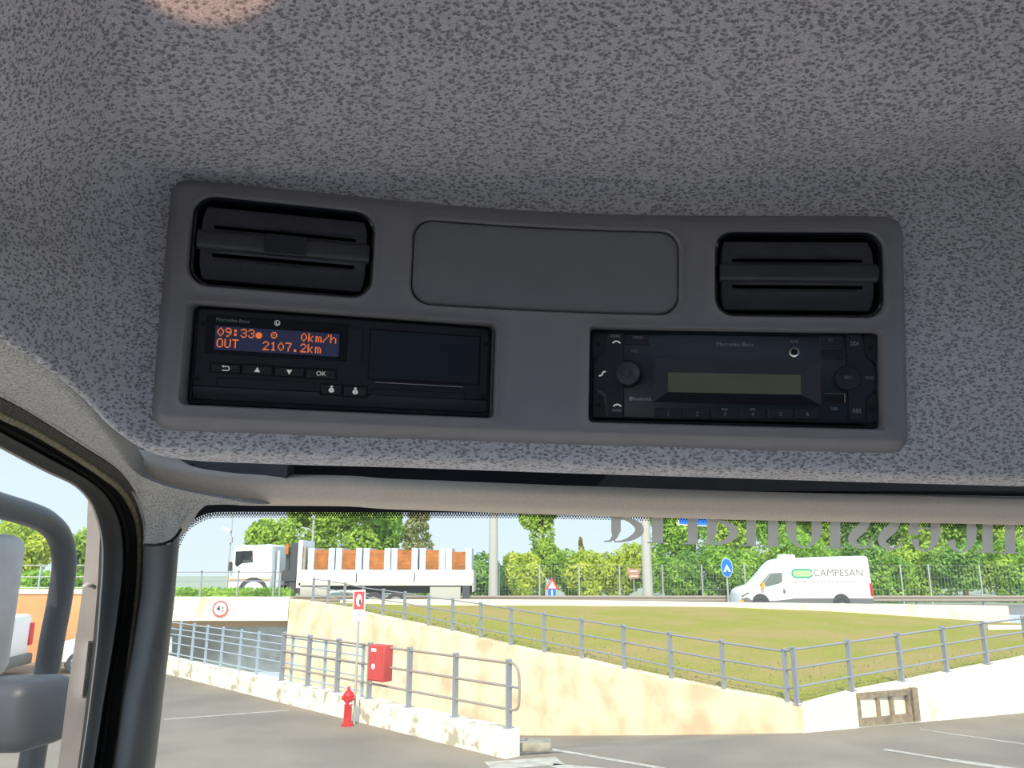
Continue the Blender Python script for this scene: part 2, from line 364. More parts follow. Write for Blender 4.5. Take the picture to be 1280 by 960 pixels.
# ------------------------------------------------------------------ the cab: headliner
def faceY(u, v, n=-0.004):      # distance of the console's face at a spot
    a, t = (u - 665) / 960 * .5, (395 - v) / 960 * .5
    for _ in range(25):
        q = proj(surf(a, t, n)); a += (u - q[0]) / 960 * .5; t -= (v - q[1]) / 960 * .5
    return surf(a, t, n).y
ridge = {-170: 322, -60: 390, 0: 427, 50: 457, 100: 497, 145: 541, 200: 571, 330: 579, 500: 584, 700: 591, 900: 597, 1100: 603, 1290: 608, 1450: 612, 1750: 619, 2100: 627}
cols = list(ridge)
def ceil_col(u):
    vb = ridge[u]
    def fy(v): return faceY(u, v) if u >= 150 else None
    L = []
    if u >= 150:
        fold = 214 if u < 900 else 214 - (u - 900) * 0.07
        ft = faceY(u, fold + 22)
        L = [(-430, ft * .42), (-250, ft * 0.55), (-100, ft * .67), (0, ft * .745), (80, ft * .81), (150, ft * .885), (fold - 14, ft * .955), (fold + 14, ft * 0.994), (fold + 60, faceY(u, fold + 60)),
             (330, faceY(u, 330)), (430, faceY(u, 430)), (vb - 45, faceY(u, vb - 45)), (vb - 17, faceY(u, vb - 17)), (vb - 7, faceY(u, vb - 7) + .004)]
    else:
        base = {-170: .31, -60: .345, 0: .365, 50: .385, 100: .408, 145: .425}[u]
        L = [(-430, base * .43), (-250, base * .56), (-100, base * .68), (0, base * .755), (80, base * .82), (150, base * .885), (200, base * .94), (228, base * .965), (275, base * .985),
             (275 + (vb - 275) * .3, base * .99), (275 + (vb - 275) * .55, base), (275 + (vb - 275) * .8, base * 1.005), (vb - 13, base * 1.01), (vb - 3, base * 1.02)]
    pts = [W(u, v, y) - EYE for v, y in L]
    e = pts[-1]
    pts.append(e + Vector((0, .010, -.0012))); pts.append(e + Vector((0, .026, -.0006))); pts.append(e + Vector((0, .10, .012)))
    x = pts[0].x
    head = [Vector((x * 1.6, -.13, .50)), Vector((x * 1.35, -.08, .455))]
    return [EYE + p for p in head + pts]
cc = [ceil_col(u) for u in cols]
rows = [[cc[j][i] for j in range(len(cols))] for i in range(len(cc[0]))]
cg = MB().grid(csurf(rows, 8, 12))
def on_console(p):              # the headliner is cut out behind the console
    d = p - CP0; return d.dot(CN) < .08 and abs(d.dot(CR) - .0068) < .2270 and abs(d.dot(CU) + .0052) < .0715
cg.f = [f for f in cg.f if not on_console(sum((cg.v[i] for i in f), Vector()) / len(f))]
ceiling = cg.build('ceiling', M['fabric'], smooth=60)
tag(ceiling, 'grey pitted fabric headliner curving down around the overhead console', kind='structure')

# ------------------------------------------------------------------ overhead console
console = empty('overhead_console', surf(0, -.08), 'grey moulded plastic overhead console surround in the fabric headliner above the windscreen', 'console')
HOLES = {  # centre a,t, width, height, radius
    'ventl': (-.1563, .0318, .1075, .0560, .0125), 'ventr': (.1700, .0308, .1050, .0560, .0115),
    'lid': (.0079, .0307, .1735, .0562, .0125), 'tach': (-.1155, -.0371, .1850, .0612, .0040), 'radio': (.1293, -.0371, .1835, .0620, .0030)}
OC = (.0068, -.0052, .4670, .1560)      # outer rectangle
mb = MB()
def oc(o): return dense(rrect(OC[0], OC[1], OC[2] + 2 * o, OC[3] + 2 * o, max(.012 + o, .004), 6), .008)
# sloping outer flange: same vertex count on every ring
def same_dense(cx, cy, w_, h, r, offs, step=.008):
    base = rrect(cx, cy, w_, h, r, 6); n = len(base); rings = [[] for _ in offs]
    L = [rrect(cx, cy, w_ + 2 * o, h + 2 * o, max(r + o, .0005), 6) for o in offs]
    for i in range(n):
        a, b = Vector(base[i]), Vector(base[(i + 1) % n]); k = max(1, int((b - a).length / step))
        for j in range(k):
            for q in range(len(offs)): rings[q].append(tuple(Vector(L[q][i]).lerp(Vector(L[q][(i + 1) % n]), j / k)))
    return rings
def ring3(rings, ns): return [[surf(a, t, n) for a, t in r] for r, n in zip(rings, ns)]
fl = same_dense(*OC, .012, [0, -.0008, -.0075, -.0090])
mb.rings(ring3(fl, [-.0075, -.0035, .0038, .0046]))
holes2 = []
for k, (a, t, w_, h, r) in HOLES.items():
    bead = .0022 if k in ('ventl', 'ventr', 'lid') else .0018
    rg = same_dense(a, t, w_, h, r, [bead * 1.6, bead, bead * .4, 0, -.0003, -.0003])
    mb.rings(ring3(rg, [.0046, .0056, .0056, .0040, .0015, -.020 if k != 'lid' else -.006])); holes2.append(rg[0])
flat = rmesh(fl[-1], holes2, .009, lambda a, t: surf(a, t, .0046))
mb.add(flat.v, flat.f)
child(mb.build('bezel', M['bezel'], smooth=50), console)
# storage lid
a, t, w_, h, r = HOLES['lid']
lr = same_dense(a, t, w_ - .0012, h - .0012, r, [0, 0, -.0006, -.002])
mb = MB(); mb.rings(ring3(lr, [-.006, .0022, .0034, .0038])); f2 = rmesh(lr[-1], [], .009, lambda a, t: surf(a, t, .0038)); mb.add(f2.v, f2.f)
child(mb.build('storage_lid', M['lid'], smooth=50), console)
gap = same_dense(a, t, w_, h, r, [0, -.004]); child(MB().rings(ring3(gap, [-.0058, -.0058])).build('lid_gap', M['void']), console)

# ------------------------------------------------------------------ text helpers
_fc = {}
def text_mb(s, size, cx, cy, z, sx=1.0, align='CENTER', thick=0.0):
    cu = bpy.data.curves.new('t', 'FONT'); cu.body = s; cu.size = size; cu.align_x = align; cu.align_y = 'CENTER'; cu.resolution_u = 3; cu.offset = thick
    o = bpy.data.objects.new('t', cu); C.objects.link(o)
    me = o.to_mesh(); b = MB(); b.add([(cx + p.co.x * sx, cy + p.co.y, z) for p in me.vertices], [tuple(f.vertices) for f in me.polygons])
    o.to_mesh_clear(); bpy.data.objects.remove(o); bpy.data.curves.remove(cu); return b
FONT = {'0': "0E 11 13 15 19 11 0E", '1': "04 0C 04 04 04 04 0E", '2': "0E 11 01 02 04 08 1F", '3': "0E 11 01 06 01 11 0E", '7': "1F 01 02 02 04 04 04", '9': "0E 11 11 0F 01 02 0C",
        ':': "00 0C 0C 00 0C 0C 00", 'O': "0E 11 11 11 11 11 0E", 'U': "11 11 11 11 11 11 0E", 'T': "1F 04 04 04 04 04 04", 'k': "10 10 12 14 18 14 12", 'm': "00 00 1A 15 15 15 15",
        '/': "01 01 02 04 08 10 10", 'h': "10 10 16 19 11 11 11", '.': "00 00 00 00 00 0C 0C", '*': "00 00 0E 1F 1F 1F 0E", '@': "00 0E 11 15 11 0E 00", 'd': "00 04 0A 11 11 0A 04"}
FONT['0'] = "04 0A 11 11 11 0A 04"

def device(name, key, label, cat, dz=0.0):
    a, t, w_, h, r = HOLES[key]; m = local_frame(a, t)
    return empty(name, None, label, cat, mat=m), m
def pbox(mb, m, u0, v0, u1, v1, z0, z1, bev=0.0006, r=0.0008):
    """a small bevelled block whose corners sit at the given spots of the photo, squared up in the device's own axes"""
    x0, y0 = to_local(m, u0, v0, z1); x1, y1 = to_local(m, u1, v1, z1)
    cx, cy, w_, h = (x0 + x1) / 2, (y0 + y1) / 2, abs(x1 - x0), abs(y0 - y1)
    rg = [[(x, y, z) for x, y in rrect(cx, cy, w_ - 2 * o, h - 2 * o, r, 3)] for o, z in ((0, z0), (0, z1 - bev), (bev, z1))]
    mb.rings(rg, True, True); return cx, cy, w_, h
def pframe(mb, m, u0, v0, u1, v1, z, wd):       # a raised thin rectangular outline
    x0, y0 = to_local(m, u0, v0, z); x1, y1 = to_local(m, u1, v1, z)
    for xa, ya, xb, yb in ((x0, y0, x1, y0), (x0, y1, x1, y1), (x0, y0, x0, y1), (x1, y0, x1, y1)):
        mb.box(((xa + xb) / 2, (ya + yb) / 2, z), (abs(xb - xa) + wd, abs(yb - ya) + wd, wd))
def parc(cx, cy, r, a0, a1, z, wd, n=12):
    return [(cx + r * math.cos(R_(a0 + (a1 - a0) * k / n)), cy + r * math.sin(R_(a0 + (a1 - a0) * k / n)), z) for k in range(n + 1)]
def stroke(mb, pts, wd, z):     # flat printed stroke
    for a, b in zip(pts, pts[1:]):
        a = Vector((a[0], a[1], z)); b = Vector((b[0], b[1], z)); d = b - a
        if d.length < 1e-9: continue
        p = Vector((-d.y, d.x, 0)).normalized() * wd / 2; mb.poly([a - p, b - p, b + p, a + p])
def tilt_t(m, v_u): pass

# ------------------------------------------------------------------ tachograph
tach, tm = device('tachograph', 'tach', 'black digital tachograph with glowing amber two-line readout, in the console\'s lower left slot', 'tachograph')
HW, HH = .0921, .0302
zf = -.0010
mb = MB()
mb.rings([[(x, y, z) for x, y in rrect(0, 0, 2 * HW - 2 * o, 2 * HH - 2 * o, .003, 4)] for o, z in ((0, -.03), (0, -.006), (.0012, -.005), (.0022, -.005))], True)
# face plate and its slanted lower strip
mb.rings([[(x, y, z) for x, y in rrect(0, .0048, 2 * HW - .0055 - 2 * o, 2 * HH - .0130 - 2 * o, .002, 4)] for o, z in ((0, -.006), (0, zf - .0008), (.0008, zf))], False, True)
xl, xr = -HW + .0030, HW - .0030
hs0 = None; tb = MB(); tb.add([(xl, -.0190, zf - .0002), (xr, -.0190, zf - .0002), (xr, -.0262, -.0048), (xl, -.0262, -.0048), (xl, -.0262, -.008), (xr, -.0262, -.008)], [(0, 1, 2, 3), (3, 2, 5, 4)])
mb.build('housing', M['black'], tach, smooth=35); tb.build('lower_bevel', M['radiolit'], tach)
mb = MB(); mb.add([(-HW + .001, -.0266, -.0040), (HW - .001, -.0266, -.0040), (HW - .001, -.0292, -.0010), (-HW + .001, -.0292, -.0010), (HW - .001, -.0300, -.006), (-HW + .001, -.0300, -.006)], [(0, 1, 2, 3), (3, 2, 4, 5)])
mb.build('lower_lip', M['black'], tach)
mb = MB(); pbox(mb, tm, 259, 393, 434, 452, zf - .001, zf + .0003, .0002); mb.build('display_window', M['blackgloss'], tach)
# lcd with readout
mb = MB(); lx, ly, lw, lh = pbox(mb, tm, 269.5, 407, 423, 446, zf, zf + .0006, .0001, .0003); lcd = mb.build('display', M['lcd'], tach)
mb = MB(); pit = lw / 16.55; dp = pit / 6.05; dy = lh / 18.6
for row, s in enumerate(("09:33* @   0km/h", "OUT   2107.2km")):
    for ci, ch in enumerate(s):
        if ch not in FONT: continue
        for ry, hx in enumerate(FONT[ch].split()):
            b = int(hx, 16)
            for rx in range(5):
                if b >> (4 - rx) & 1:
                    px = lx - lw / 2 + pit * .30 + ci * pit + rx * dp + dp / 2; py = ly + lh / 2 - (1.6 + row * 8.7 + ry) * dy
                    mb.box((px, py, zf + .0007), (dp * .94, dy * .94, .0002))
mb.build('readout', M['amber'], lcd)
x, y = to_local(tm, 291, 400.5); text_mb('Mercedes-Benz', .0031, x, y, zf + .0006, 1.0).build('maker_lettering', M['printdim'], tach, fix=False)
x, y = to_local(tm, 346.5, 403.6); mb = MB(); stroke(mb, parc(x, y, .0017, 30, 390, 0, 0, 6), .0004, zf + .0006); stroke(mb, [(x - .0006, y + .0008), (x - .0006, y - .0008), (x + .0006, y - .0008), (x + .0006, y)], .0004, zf + .0006)
mb.build('approval_mark', M['print'], tach, fix=False)
for i, (u0, v0, u1, v1) in enumerate(((264, 454.5, 299.5, 466), (303.5, 456, 339.5, 468.5), (344, 459, 379, 471), (383.5, 461, 419, 473.5))):
    mb = MB(); cx, cy, bw, bh = pbox(mb, tm, u0, v0, u1, v1, zf - .001, zf + .0016, .0005); b = mb.build('button', M['button'], tach)
    g = MB(); z = zf + .00175
    if i == 0: stroke(g, [(cx - .0012, cy + .0011), (cx + .0014, cy + .0011), (cx + .0022, cy + .0004), (cx + .0022, cy - .0006), (cx + .0014, cy - .0013), (cx - .0018, cy - .0013)], .0006, z); g.poly([(cx - .0022, cy + .0011, z), (cx - .0010, cy + .0019, z), (cx - .0010, cy + .0003, z)])
    elif i == 1: g.poly([(cx - .0017, cy - .0014, z), (cx + .0017, cy - .0014, z), (cx, cy + .0017, z)])
    elif i == 2: g.poly([(cx - .0017, cy + .0014, z), (cx, cy - .0017, z), (cx + .0017, cy + .0014, z)])
    else: g = text_mb('OK', .0040, cx, cy, z)
    g.build('button_symbol', M['print'], b, fix=False)
    fr = MB(); pframe(fr, tm, u0 - 1.2, v0 - 1.2, u1 + 1.2, v1 + 1.2, zf + .0001, .0005); fr.build('button_surround', M['void'], b)
for i, (u0, v0, u1, v1) in enumerate(((402, 480.5, 426.5, 493.5), (430.5, 482.5, 457.5, 496))):
    mb = MB(); cx, cy, bw, bh = pbox(mb, tm, u0, v0, u1, v1, zf - .001, zf + .0016, .0005); b = mb.build('card_button', M['button'], tach)
    g = MB(); z = zf + .00175; g.poly([(cx + .0017 * math.cos(k * PI / 6), cy - .0004 + .0015 * math.sin(k * PI / 6), z) for k in range(12)]); g.poly([(cx + .0008 * math.cos(k * PI / 4), cy + .0018 + .0007 * math.sin(k * PI / 4), z + .0001) for k in range(8)])
    g.build('button_symbol', M['print'], b, fix=False)
    text_mb(str(i + 1), .0022, cx, cy - .0005, z + .0001).build('button_digit', M['void'], b, fix=False)
    fr = MB(); pframe(fr, tm, u0 - 1.2, v0 - 1.2, u1 + 1.2, v1 + 1.2, zf + .0001, .0005); fr.build('button_surround', M['void'], b)
for nm, (u0, v0, u1, v1) in (('card_slot', (272, 472, 392, 489)), ('card_slot', (465, 486, 580, 499))):
    mb = MB(); pbox(mb, tm, u0, v0, u1, v1, zf - .001, zf + .0007, .0002); s = mb.build(nm, M['black'], tach)
    fr = MB(); pframe(fr, tm, u0, v0, u1, v1, zf + .0003, .0006); fr.build('slot_surround', M['void'], s)
mb = MB(); pbox(mb, tm, 464, 412, 598, 480, zf - .001, zf + .0010, .0003); s = mb.build('printer_door', M['radio'], tach)
fr = MB(); pframe(fr, tm, 463, 411, 599, 481, zf + .0003, .0006); fr.build('door_surround', M['void'], s)
x0, y0 = to_local(tm, 469, 478); x1, y1 = to_local(tm, 579, 478)
mb = MB(); mb.box(((x0 + x1) / 2, y0, zf + .0014), (x1 - x0, .0005, .0006)); mb.build('tear_edge', M['chrome'], s)
mb = MB(); pbox(mb, tm, 436, 409, 452, 456, zf - .001, zf + .0010, .0003); mb.build('side_flap', M['black'], tach)
for u, v in ((253.5, 404), (246.5, 473), (608, 430), (604, 496)):
    x, y = to_local(tm, u, v); MB().cyl((x, y, zf - .001), (x, y, zf + .0004), .0016, n=16).build('release_hole', M['void'], tach)

# ------------------------------------------------------------------ radio
radio, rm = device('car_radio', 'radio', 'black car radio with round knob and blank olive display, in the console\'s lower right slot', 'radio')
HW, HH = .0912, .0305; zf = -.0008
mb = MB(); mb.rings([[(x, y, z) for x, y in rrect(0, 0, 2 * HW - 2 * o, 2 * HH - 2 * o, .0025, 4)] for o, z in ((0, -.03), (0, -.003), (.001, -.0018), (.0016, -.0018))], True)
mb.rings([[(x, y, z) for x, y in rrect(0, .0005, 2 * HW - .0042 - 2 * o, 2 * HH - .005 - 2 * o, .0015, 4)] for o, z in ((0, -.003), (0, zf - .0005), (.0006, zf))], False, True)
mb.build('faceplate', M['radio'], radio, smooth=35)
def ppoly(mb, m, pts, z0, z1, inset=.0004):
    P = [to_local(m, u, v, z1) for u, v in pts]; n = len(P); c = (sum(p[0] for p in P) / n, sum(p[1] for p in P) / n)
    I = [(p[0] + (c[0] - p[0]) * .03, p[1] + (c[1] - p[1]) * .03) for p in P]
    mb.rings([[(x, y, z0) for x, y in P], [(x, y, z1 - inset) for x, y in P], [(x, y, z1) for x, y in I]], True, True)
for nm, pts, mt in (('side_button', [(742, 454), (758, 443), (760, 417), (779, 417), (779, 522), (760, 522), (757, 493), (742, 482)], 'button'),
                    ('side_button', [(1057, 419), (1076, 419), (1079, 448), (1093, 459), (1093, 486), (1081, 496), (1080, 526), (1061, 526)], 'button')):
    mb = MB(); P = [to_local(rm, u, v, zf) for u, v in pts]; mb.prism(P, zf - .001, zf + .0011); mb.build(nm, M[mt], radio)
for pts in ([(741, 417), (757, 417), (754, 440), (741, 449)], [(741, 486), (755, 496), (758, 522), (741, 522)], [(1079, 419), (1095, 419), (1095, 455), (1083, 446)], [(1083, 499), (1095, 490), (1096, 527), (1083, 527)]):
    mb = MB(); ppoly(mb, rm, pts, zf - .001, zf + .0006); s = mb.build('corner_plate', M['black'], radio)
    u = sum(p[0] for p in pts) / 4; v = sum(p[1] for p in pts) / 4 + (0 if v < 470 else 0); x, y = to_local(rm, u, v)
    MB().cyl((x, y, zf), (x, y, zf + .0009), .0014, n=14).build('release_hole', M['void'], s)
mb = MB(); pbox(mb, rm, 781, 417.5, 812, 431, zf - .001, zf + .0010); s = mb.build('menu_button', M['button'], radio)
x, y = to_local(rm, 797.5, 422); text_mb('MENU', .0026, x, y, zf + .0013).build('button_lettering', M['printdim'], s, fix=False)
mb = MB(); pbox(mb, rm, 1024, 419, 1055, 434, zf - .001, zf + .0010); s = mb.build('source_button', M['button'], radio)
x, y = to_local(rm, 1038, 425.5); text_mb('TC', .0026, x, y, zf + .0013).build('button_lettering', M['printdim'], s, fix=False)
mb = MB(); pbox(mb, rm, 1026, 437, 1055, 450, zf - .001, zf + .0006); mb.build('blank_key', M['black'], radio)
x, y = to_local(rm, 793, 439); text_mb('MIC', .0024, x, y, zf + .0004).build('microphone_lettering', M['printdim'], radio, fix=False)
# knob
x, y = to_local(rm, 784.5, 467.5); c = Vector((x, y, 0)); kn = MB()
def lathe(c, prof, n=36):
    return [[(c[0] + r * math.cos(2 * PI * k / n), c[1] + r * math.sin(2 * PI * k / n), z) for k in range(n)] for r, z in prof]
kn.rings(lathe(c, [(.0092, zf - .001), (.0092, zf + .0005), (.0080, zf + .0008)]), True, True); kn.build('knob_well', M['void'], radio)
kn = MB(); kn.rings(lathe(c, [(.0077, zf), (.0077, zf + .0062), (.0073, zf + .0074), (.0066, zf + .0078), (.0040, zf + .0068), (.0012, zf + .0066), (.0006, zf + .0072)]), True, True)
kn.build('volume_knob', M['radiolit'], radio, smooth=50)
x, y = to_local(rm, 1059, 472.5); kn = MB(); kn.rings(lathe((x, y), [(.0079, zf), (.0079, zf + .0018), (.0074, zf + .0024), (.0068, zf + .0022)]), True, True); s = kn.build('round_button', M['button'], radio, smooth=50)
text_mb('SRC', .0030, x, y, zf + .0026).build('button_lettering', M['printdim'], s, fix=False)
x, y = to_local(rm, 1087, 472.5); text_mb('BND', .0026, x, y, zf + .0014).build('band_lettering', M['printdim'], radio, fix=False)
# icons on the side buttons
z = zf + .0013
for u, v, s_ in ((1066.5, 429.5, 1), (1072, 513.5, -1)):
    g = MB(); x, y = to_local(rm, u, v)
    for dx in (-.0015, .0006): stroke(g, [(x + dx * s_, y + .0014), (x + (dx + .0019) * s_, y), (x + dx * s_, y - .0014), (x + dx * s_, y + .0014)], .0004, z)
    stroke(g, [(x + .0029 * s_, y + .0014), (x + .0029 * s_, y - .0014)], .0004, z)
    g.build('track_symbol', M['printdim'], radio, fix=False)
g = MB()
for u, v, a0, a1 in ((770.5, 428.5, 30, 150), (771.5, 507.5, 30, 150)):
    x, y = to_local(rm, u, v); stroke(g, [(p[0], p[1] - .0018) for p in parc(x, y, .0028, a0, a1, 0, 0, 8)], .0009, z)
x, y = to_local(rm, 753, 467); stroke(g, [(x - .0022, y - .0016), (x - .0004, y - .0012), (x + .0004, y + .0010), (x + .0022, y + .0014)], .0010, z)
g.build('telephone_symbols', M['print'], radio, fix=False)
for u, v in ((769, 420), (771, 513)):
    g = MB(); x, y = to_local(rm, u, v)
    for k in range(3): stroke(g, parc(x - .002 + k * .002, y, .0008, 0, 360, 0, 0, 6), .0004, z)
    g.build('side_mark', M['printdim'], radio, fix=False)
x, y = to_local(rm, 799.5, 498.5); text_mb('Bluetooth', .0033, x + .001, y, zf + .0004, 1.0, thick=.00005).build('bluetooth_lettering', M['printdim'], radio, fix=False)
x, y = to_local(rm, 788.5, 498.2); g = MB(); g.poly([(x + .0011 * math.cos(k * PI / 6), y + .0015 * math.sin(k * PI / 6), zf + .0005) for k in range(12)]); g.build('bluetooth_mark', M['printdim'], radio, fix=False)
x, y = to_local(rm, 919, 430.5); text_mb('Mercedes-Benz', .0038, x, y, zf + .0004).build('maker_lettering', M['printdim'], radio, fix=False)
# display: funnel frame around the glass
def P2(u, v): return to_local(rm, u, v, zf)
x0, y0 = P2(817, 448); x1, y1 = P2(1026, 507); i0, j0 = P2(835, 465.5); i1, j1 = P2(1001, 493.5)
mb = MB(); mb.add([(x0, y0, zf + .0008), (x1, y0, zf + .0008), (x1, y1, zf + .0008), (x0, y1, zf + .0008), (i0, j0, zf + .0001), (i1, j0, zf + .0001), (i1, j1, zf + .0001), (i0, j1, zf + .0001)],
                  [(0, 1, 5, 4), (1, 2, 6, 5), (3, 0, 4, 7)]); mb.build('display_frame', M['radiolit'], radio)
MB().add([(x1, y1, zf + .0008), (x0, y1, zf + .0008), (i0, j1, zf + .0001), (i1, j1, zf + .0001)], [(0, 1, 2, 3)]).build('display_sill', M['blackgloss'], radio)
MB().box(((i0 + i1) / 2, (j0 + j1) / 2, zf), (i1 - i0, j0 - j1, .0006)).build('display', M['lcdoff'], radio)
for i, (u0, u1) in enumerate(((818, 852.5), (855.5, 887.5), (890, 922), (925, 957), (960, 992), (995, 1024))):
    mb = MB(); cx, cy, bw, bh = pbox(mb, rm, u0, 510, u1, 524.5, zf - .001, zf + .0014, .0005, .0012); s = mb.build('preset_button', M['button'], radio)
    text_mb(str(i + 1), .0036, cx, cy - .0003, zf + .00155).build('button_digit', M['printdim'], s, fix=False)
    if i in (2, 3): text_mb(('RND', 'RPT')[i - 2], .0018, cx, cy + .0028, zf + .00155, thick=.00004).build('button_lettering', M['printdim'], s, fix=False)
x, y = to_local(rm, 993, 427); text_mb('AUX', .0026, x, y, zf + .0004).build('socket_lettering', M['printdim'], radio, fix=False)
x, y = to_local(rm, 993, 440); s = MB().rings(lathe((x, y), [(.0034, zf), (.0034, zf + .0008), (.0030, zf + .0012), (.0021, zf + .0010), (.0019, zf - .0002)], 28), True).build('aux_socket', M['chrome'], radio, smooth=40)
MB().cyl((x, y, zf), (x, y, zf + .0003), .0020, n=20).build('socket_hole', M['void'], s)
mb = MB(); pbox(mb, rm, 1031, 492.5, 1055, 503, zf - .001, zf + .0005, .0001); s = mb.build('usb_socket', M['void'], radio)
x0, y0 = P2(1030, 492); x1, y1 = P2(1055.5, 503); mb = MB(); mb.box(((x0 + x1) / 2, y0, zf + .0005), (x1 - x0, .0003, .0004)); mb.box((x1, (y0 + y1) / 2, zf + .0006), (.0006, y0 - y1, .0006)); mb.build('socket_rim', M['chrome'], s)
x, y = to_local(rm, 1043, 511); text_mb('USB', .0024, x, y, zf + .0004, thick=.00004).build('usb_lettering', M['printdim'], radio, fix=False)

# ------------------------------------------------------------------ air vents
def vent(key, label, us):
    e, m = device('air_vent', key, label, 'air vent'); a, t, w_, h, r = HOLES[key]
    w_ -= .0006; h -= .0006
    MB().rings([[(x, y, z) for x, y in rrect(0, 0, w_ - 2 * o, h - 2 * o, r - o if r > o else .001, 6)] for o, z in ((0, .0035), (.0012, .0030), (.0022, -.004), (.0022, -.016))], False, True).build('vent_well', M['blackgloss'], e, smooth=50)
    # flap: gently barrel shaped plate with two slots
    W2, H2 = w_ / 2 - .0031, h / 2 - .0037
    n = 28; rows_ = []
    slots = ((.40, .050), (-.33, .050))
    ys = sorted({-1.0, 1.0, -.94, .94} | {s + d for s, q in slots for d in (-q, q)} | {-.8, -.6, .8, .6, 0, .2, -.15})
    def zz(yy, xx): return .0022 - .0035 * yy * yy - (.003 if abs(yy) > .97 or abs(xx) > .985 else 0)
    xs = [-1, -.97] + [-.84 + 1.68 * k / 14 for k in range(15)] + [.97, 1]
    mb = MB(); idx = {}
    for yy in ys:
        for xx in xs:
            # round the corners of the plate
            ex = 1 - .055 * max(0, (abs(yy) - .55) / .45) ** 2
            idx[(xx, yy)] = len(mb.v); mb.v.append(Vector((xx * W2 * ex, yy * H2, zz(yy, xx))))
    for yi in range(len(ys) - 1):
        for xi in range(len(xs) - 1):
            ym = (ys[yi] + ys[yi + 1]) / 2; xm = (xs[xi] + xs[xi + 1]) / 2
            if any(abs(ym - s) < q for s, q in slots) and abs(xm) < .84: continue
            mb.f.append((idx[(xs[xi], ys[yi])], idx[(xs[xi + 1], ys[yi])], idx[(xs[xi + 1], ys[yi + 1])], idx[(xs[xi], ys[yi + 1])]))
    o = mb.build('flap', M['vent'], e, smooth=35); so = o.modifiers.new('thick', 'SOLIDIFY'); so.thickness = .0015; so.offset = -1
    # round bar across the middle and its thumb tab
    mb = MB(); rg = []
    for k in range(13):
        an = PI * k / 12; rg.append([(x, .0012 + .0062 * math.cos(an), .0012 + .0054 * math.sin(an)) for x in (-W2 * 1.01, W2 * 1.01)])
    mb.grid(rg)
    for x in (-W2 * 1.01, W2 * 1.01): mb.poly([(x, .0012 + .0062 * math.cos(PI * k / 12), .0012 + .0054 * math.sin(PI * k / 12)) for k in range(13)])
    bar = mb.build('roller_bar', M['vent'], e, smooth=40)
    if us: return e
    mb = MB(); mb.rings([[(x + 0, y + .0010, z) for x, y in rrect(0, 0, .0245 - 2 * q, .0125 - 2 * q, .001, 3)] for q, z in ((0, .0020), (0, .0066), (.0006, .0072), (.0012, .0070))], False, True)
    mb.box((0, .0008, .0074), (.015, .0006, .0004)); mb.build('thumb_tab', M['button'], bar)
    return e
vent('ventl', 'black air vent with round thumb bar, upper left in the console above the amber readout', 0)
vent('ventr', 'black air vent with two slots, upper right in the console above the radio', 1)

# ------------------------------------------------------------------ header blind, windscreen, pillar
YG = [(-.6, .90), (-.38, .97), (-.15, 1.045), (.3, 1.125), (.8, 1.165), (1.6, 1.165)]
def yg(x):
    for (a, b), (c, d) in zip(YG, YG[1:]):
        if x <= c or c == 1.6: return b + (d - b) * (x - a) / (c - a)
def ws(u, v, off=0.0):
    Y = 1.0
    for _ in range(14):
        p = W(u, v, Y) - EYE; Y = yg(p.x) + .16 * (.07 - p.z) - off
    return W(u, v, Y)
g = [[ws(u, v) for u in [120, 160, 190, 205, 215] + list(range(240, 1700, 60))] for v in (560, 600, 640, 700, 780, 880, 1000, 1150, 1400)]
win = MB().grid(g).build('window_1', M['glass'], smooth=60, fix=False)
tag(win, 'windscreen with a dotted black border along its top edge', kind='structure')
FB = [(196, 720), (214, 690), (222, 673), (229, 660), (238, 652.5), (250, 645.5), (260, 641.8), (272, 640.3), (300, 640), (420, 640.5), (640, 641), (760, 643), (900, 646.5), (1060, 650.5), (1280, 655), (1600, 661)]
def fbv(u):
    for (a, b), (c, d) in zip(FB, FB[1:]):
        if a <= u <= c: return b + (d - b) * (u - a) / (c - a)
us = [196, 205, 214, 218, 222, 226, 229, 233, 238, 244, 250, 255, 260, 266, 272, 285] + list(range(300, 1601, 25))
mb = MB(); mb.grid([[ws(u, min(fbv(u), 640) - 60, .002) for u in us], [ws(u, fbv(u) - 12, .002) for u in us], [ws(u, fbv(u), .002) for u in us]])
# border dots follow the band in three rows
pts = [Vector((u, fbv(u), 0)) for u in us if 214 <= u <= 1330]; L = 0; pos = []
for a, b in zip(pts, pts[1:]):
    d = (b - a); n = d.normalized(); nn = Vector((-n.y, n.x, 0))
    if nn.y < 0: nn = -nn
    while L < d.length: pos.append((a + n * L, nn)); L += 3.3
    L -= d.length
for k, (p, nn) in enumerate(pos):
    for rw in range(3):
        dsz = (1.55, 1.3, 1.0)[rw]; tn = Vector((nn.y, -nn.x, 0)); c = p + nn * (1.4 + rw * 2.3) + tn * (1.65 if rw % 2 else 0)
        mb.poly([ws(c.x + dsz * math.cos(q * PI / 3), c.y + dsz * math.sin(q * PI / 3), .002) for q in range(6)])
mb.build('frit_border', M['frit'], win, fix=False)

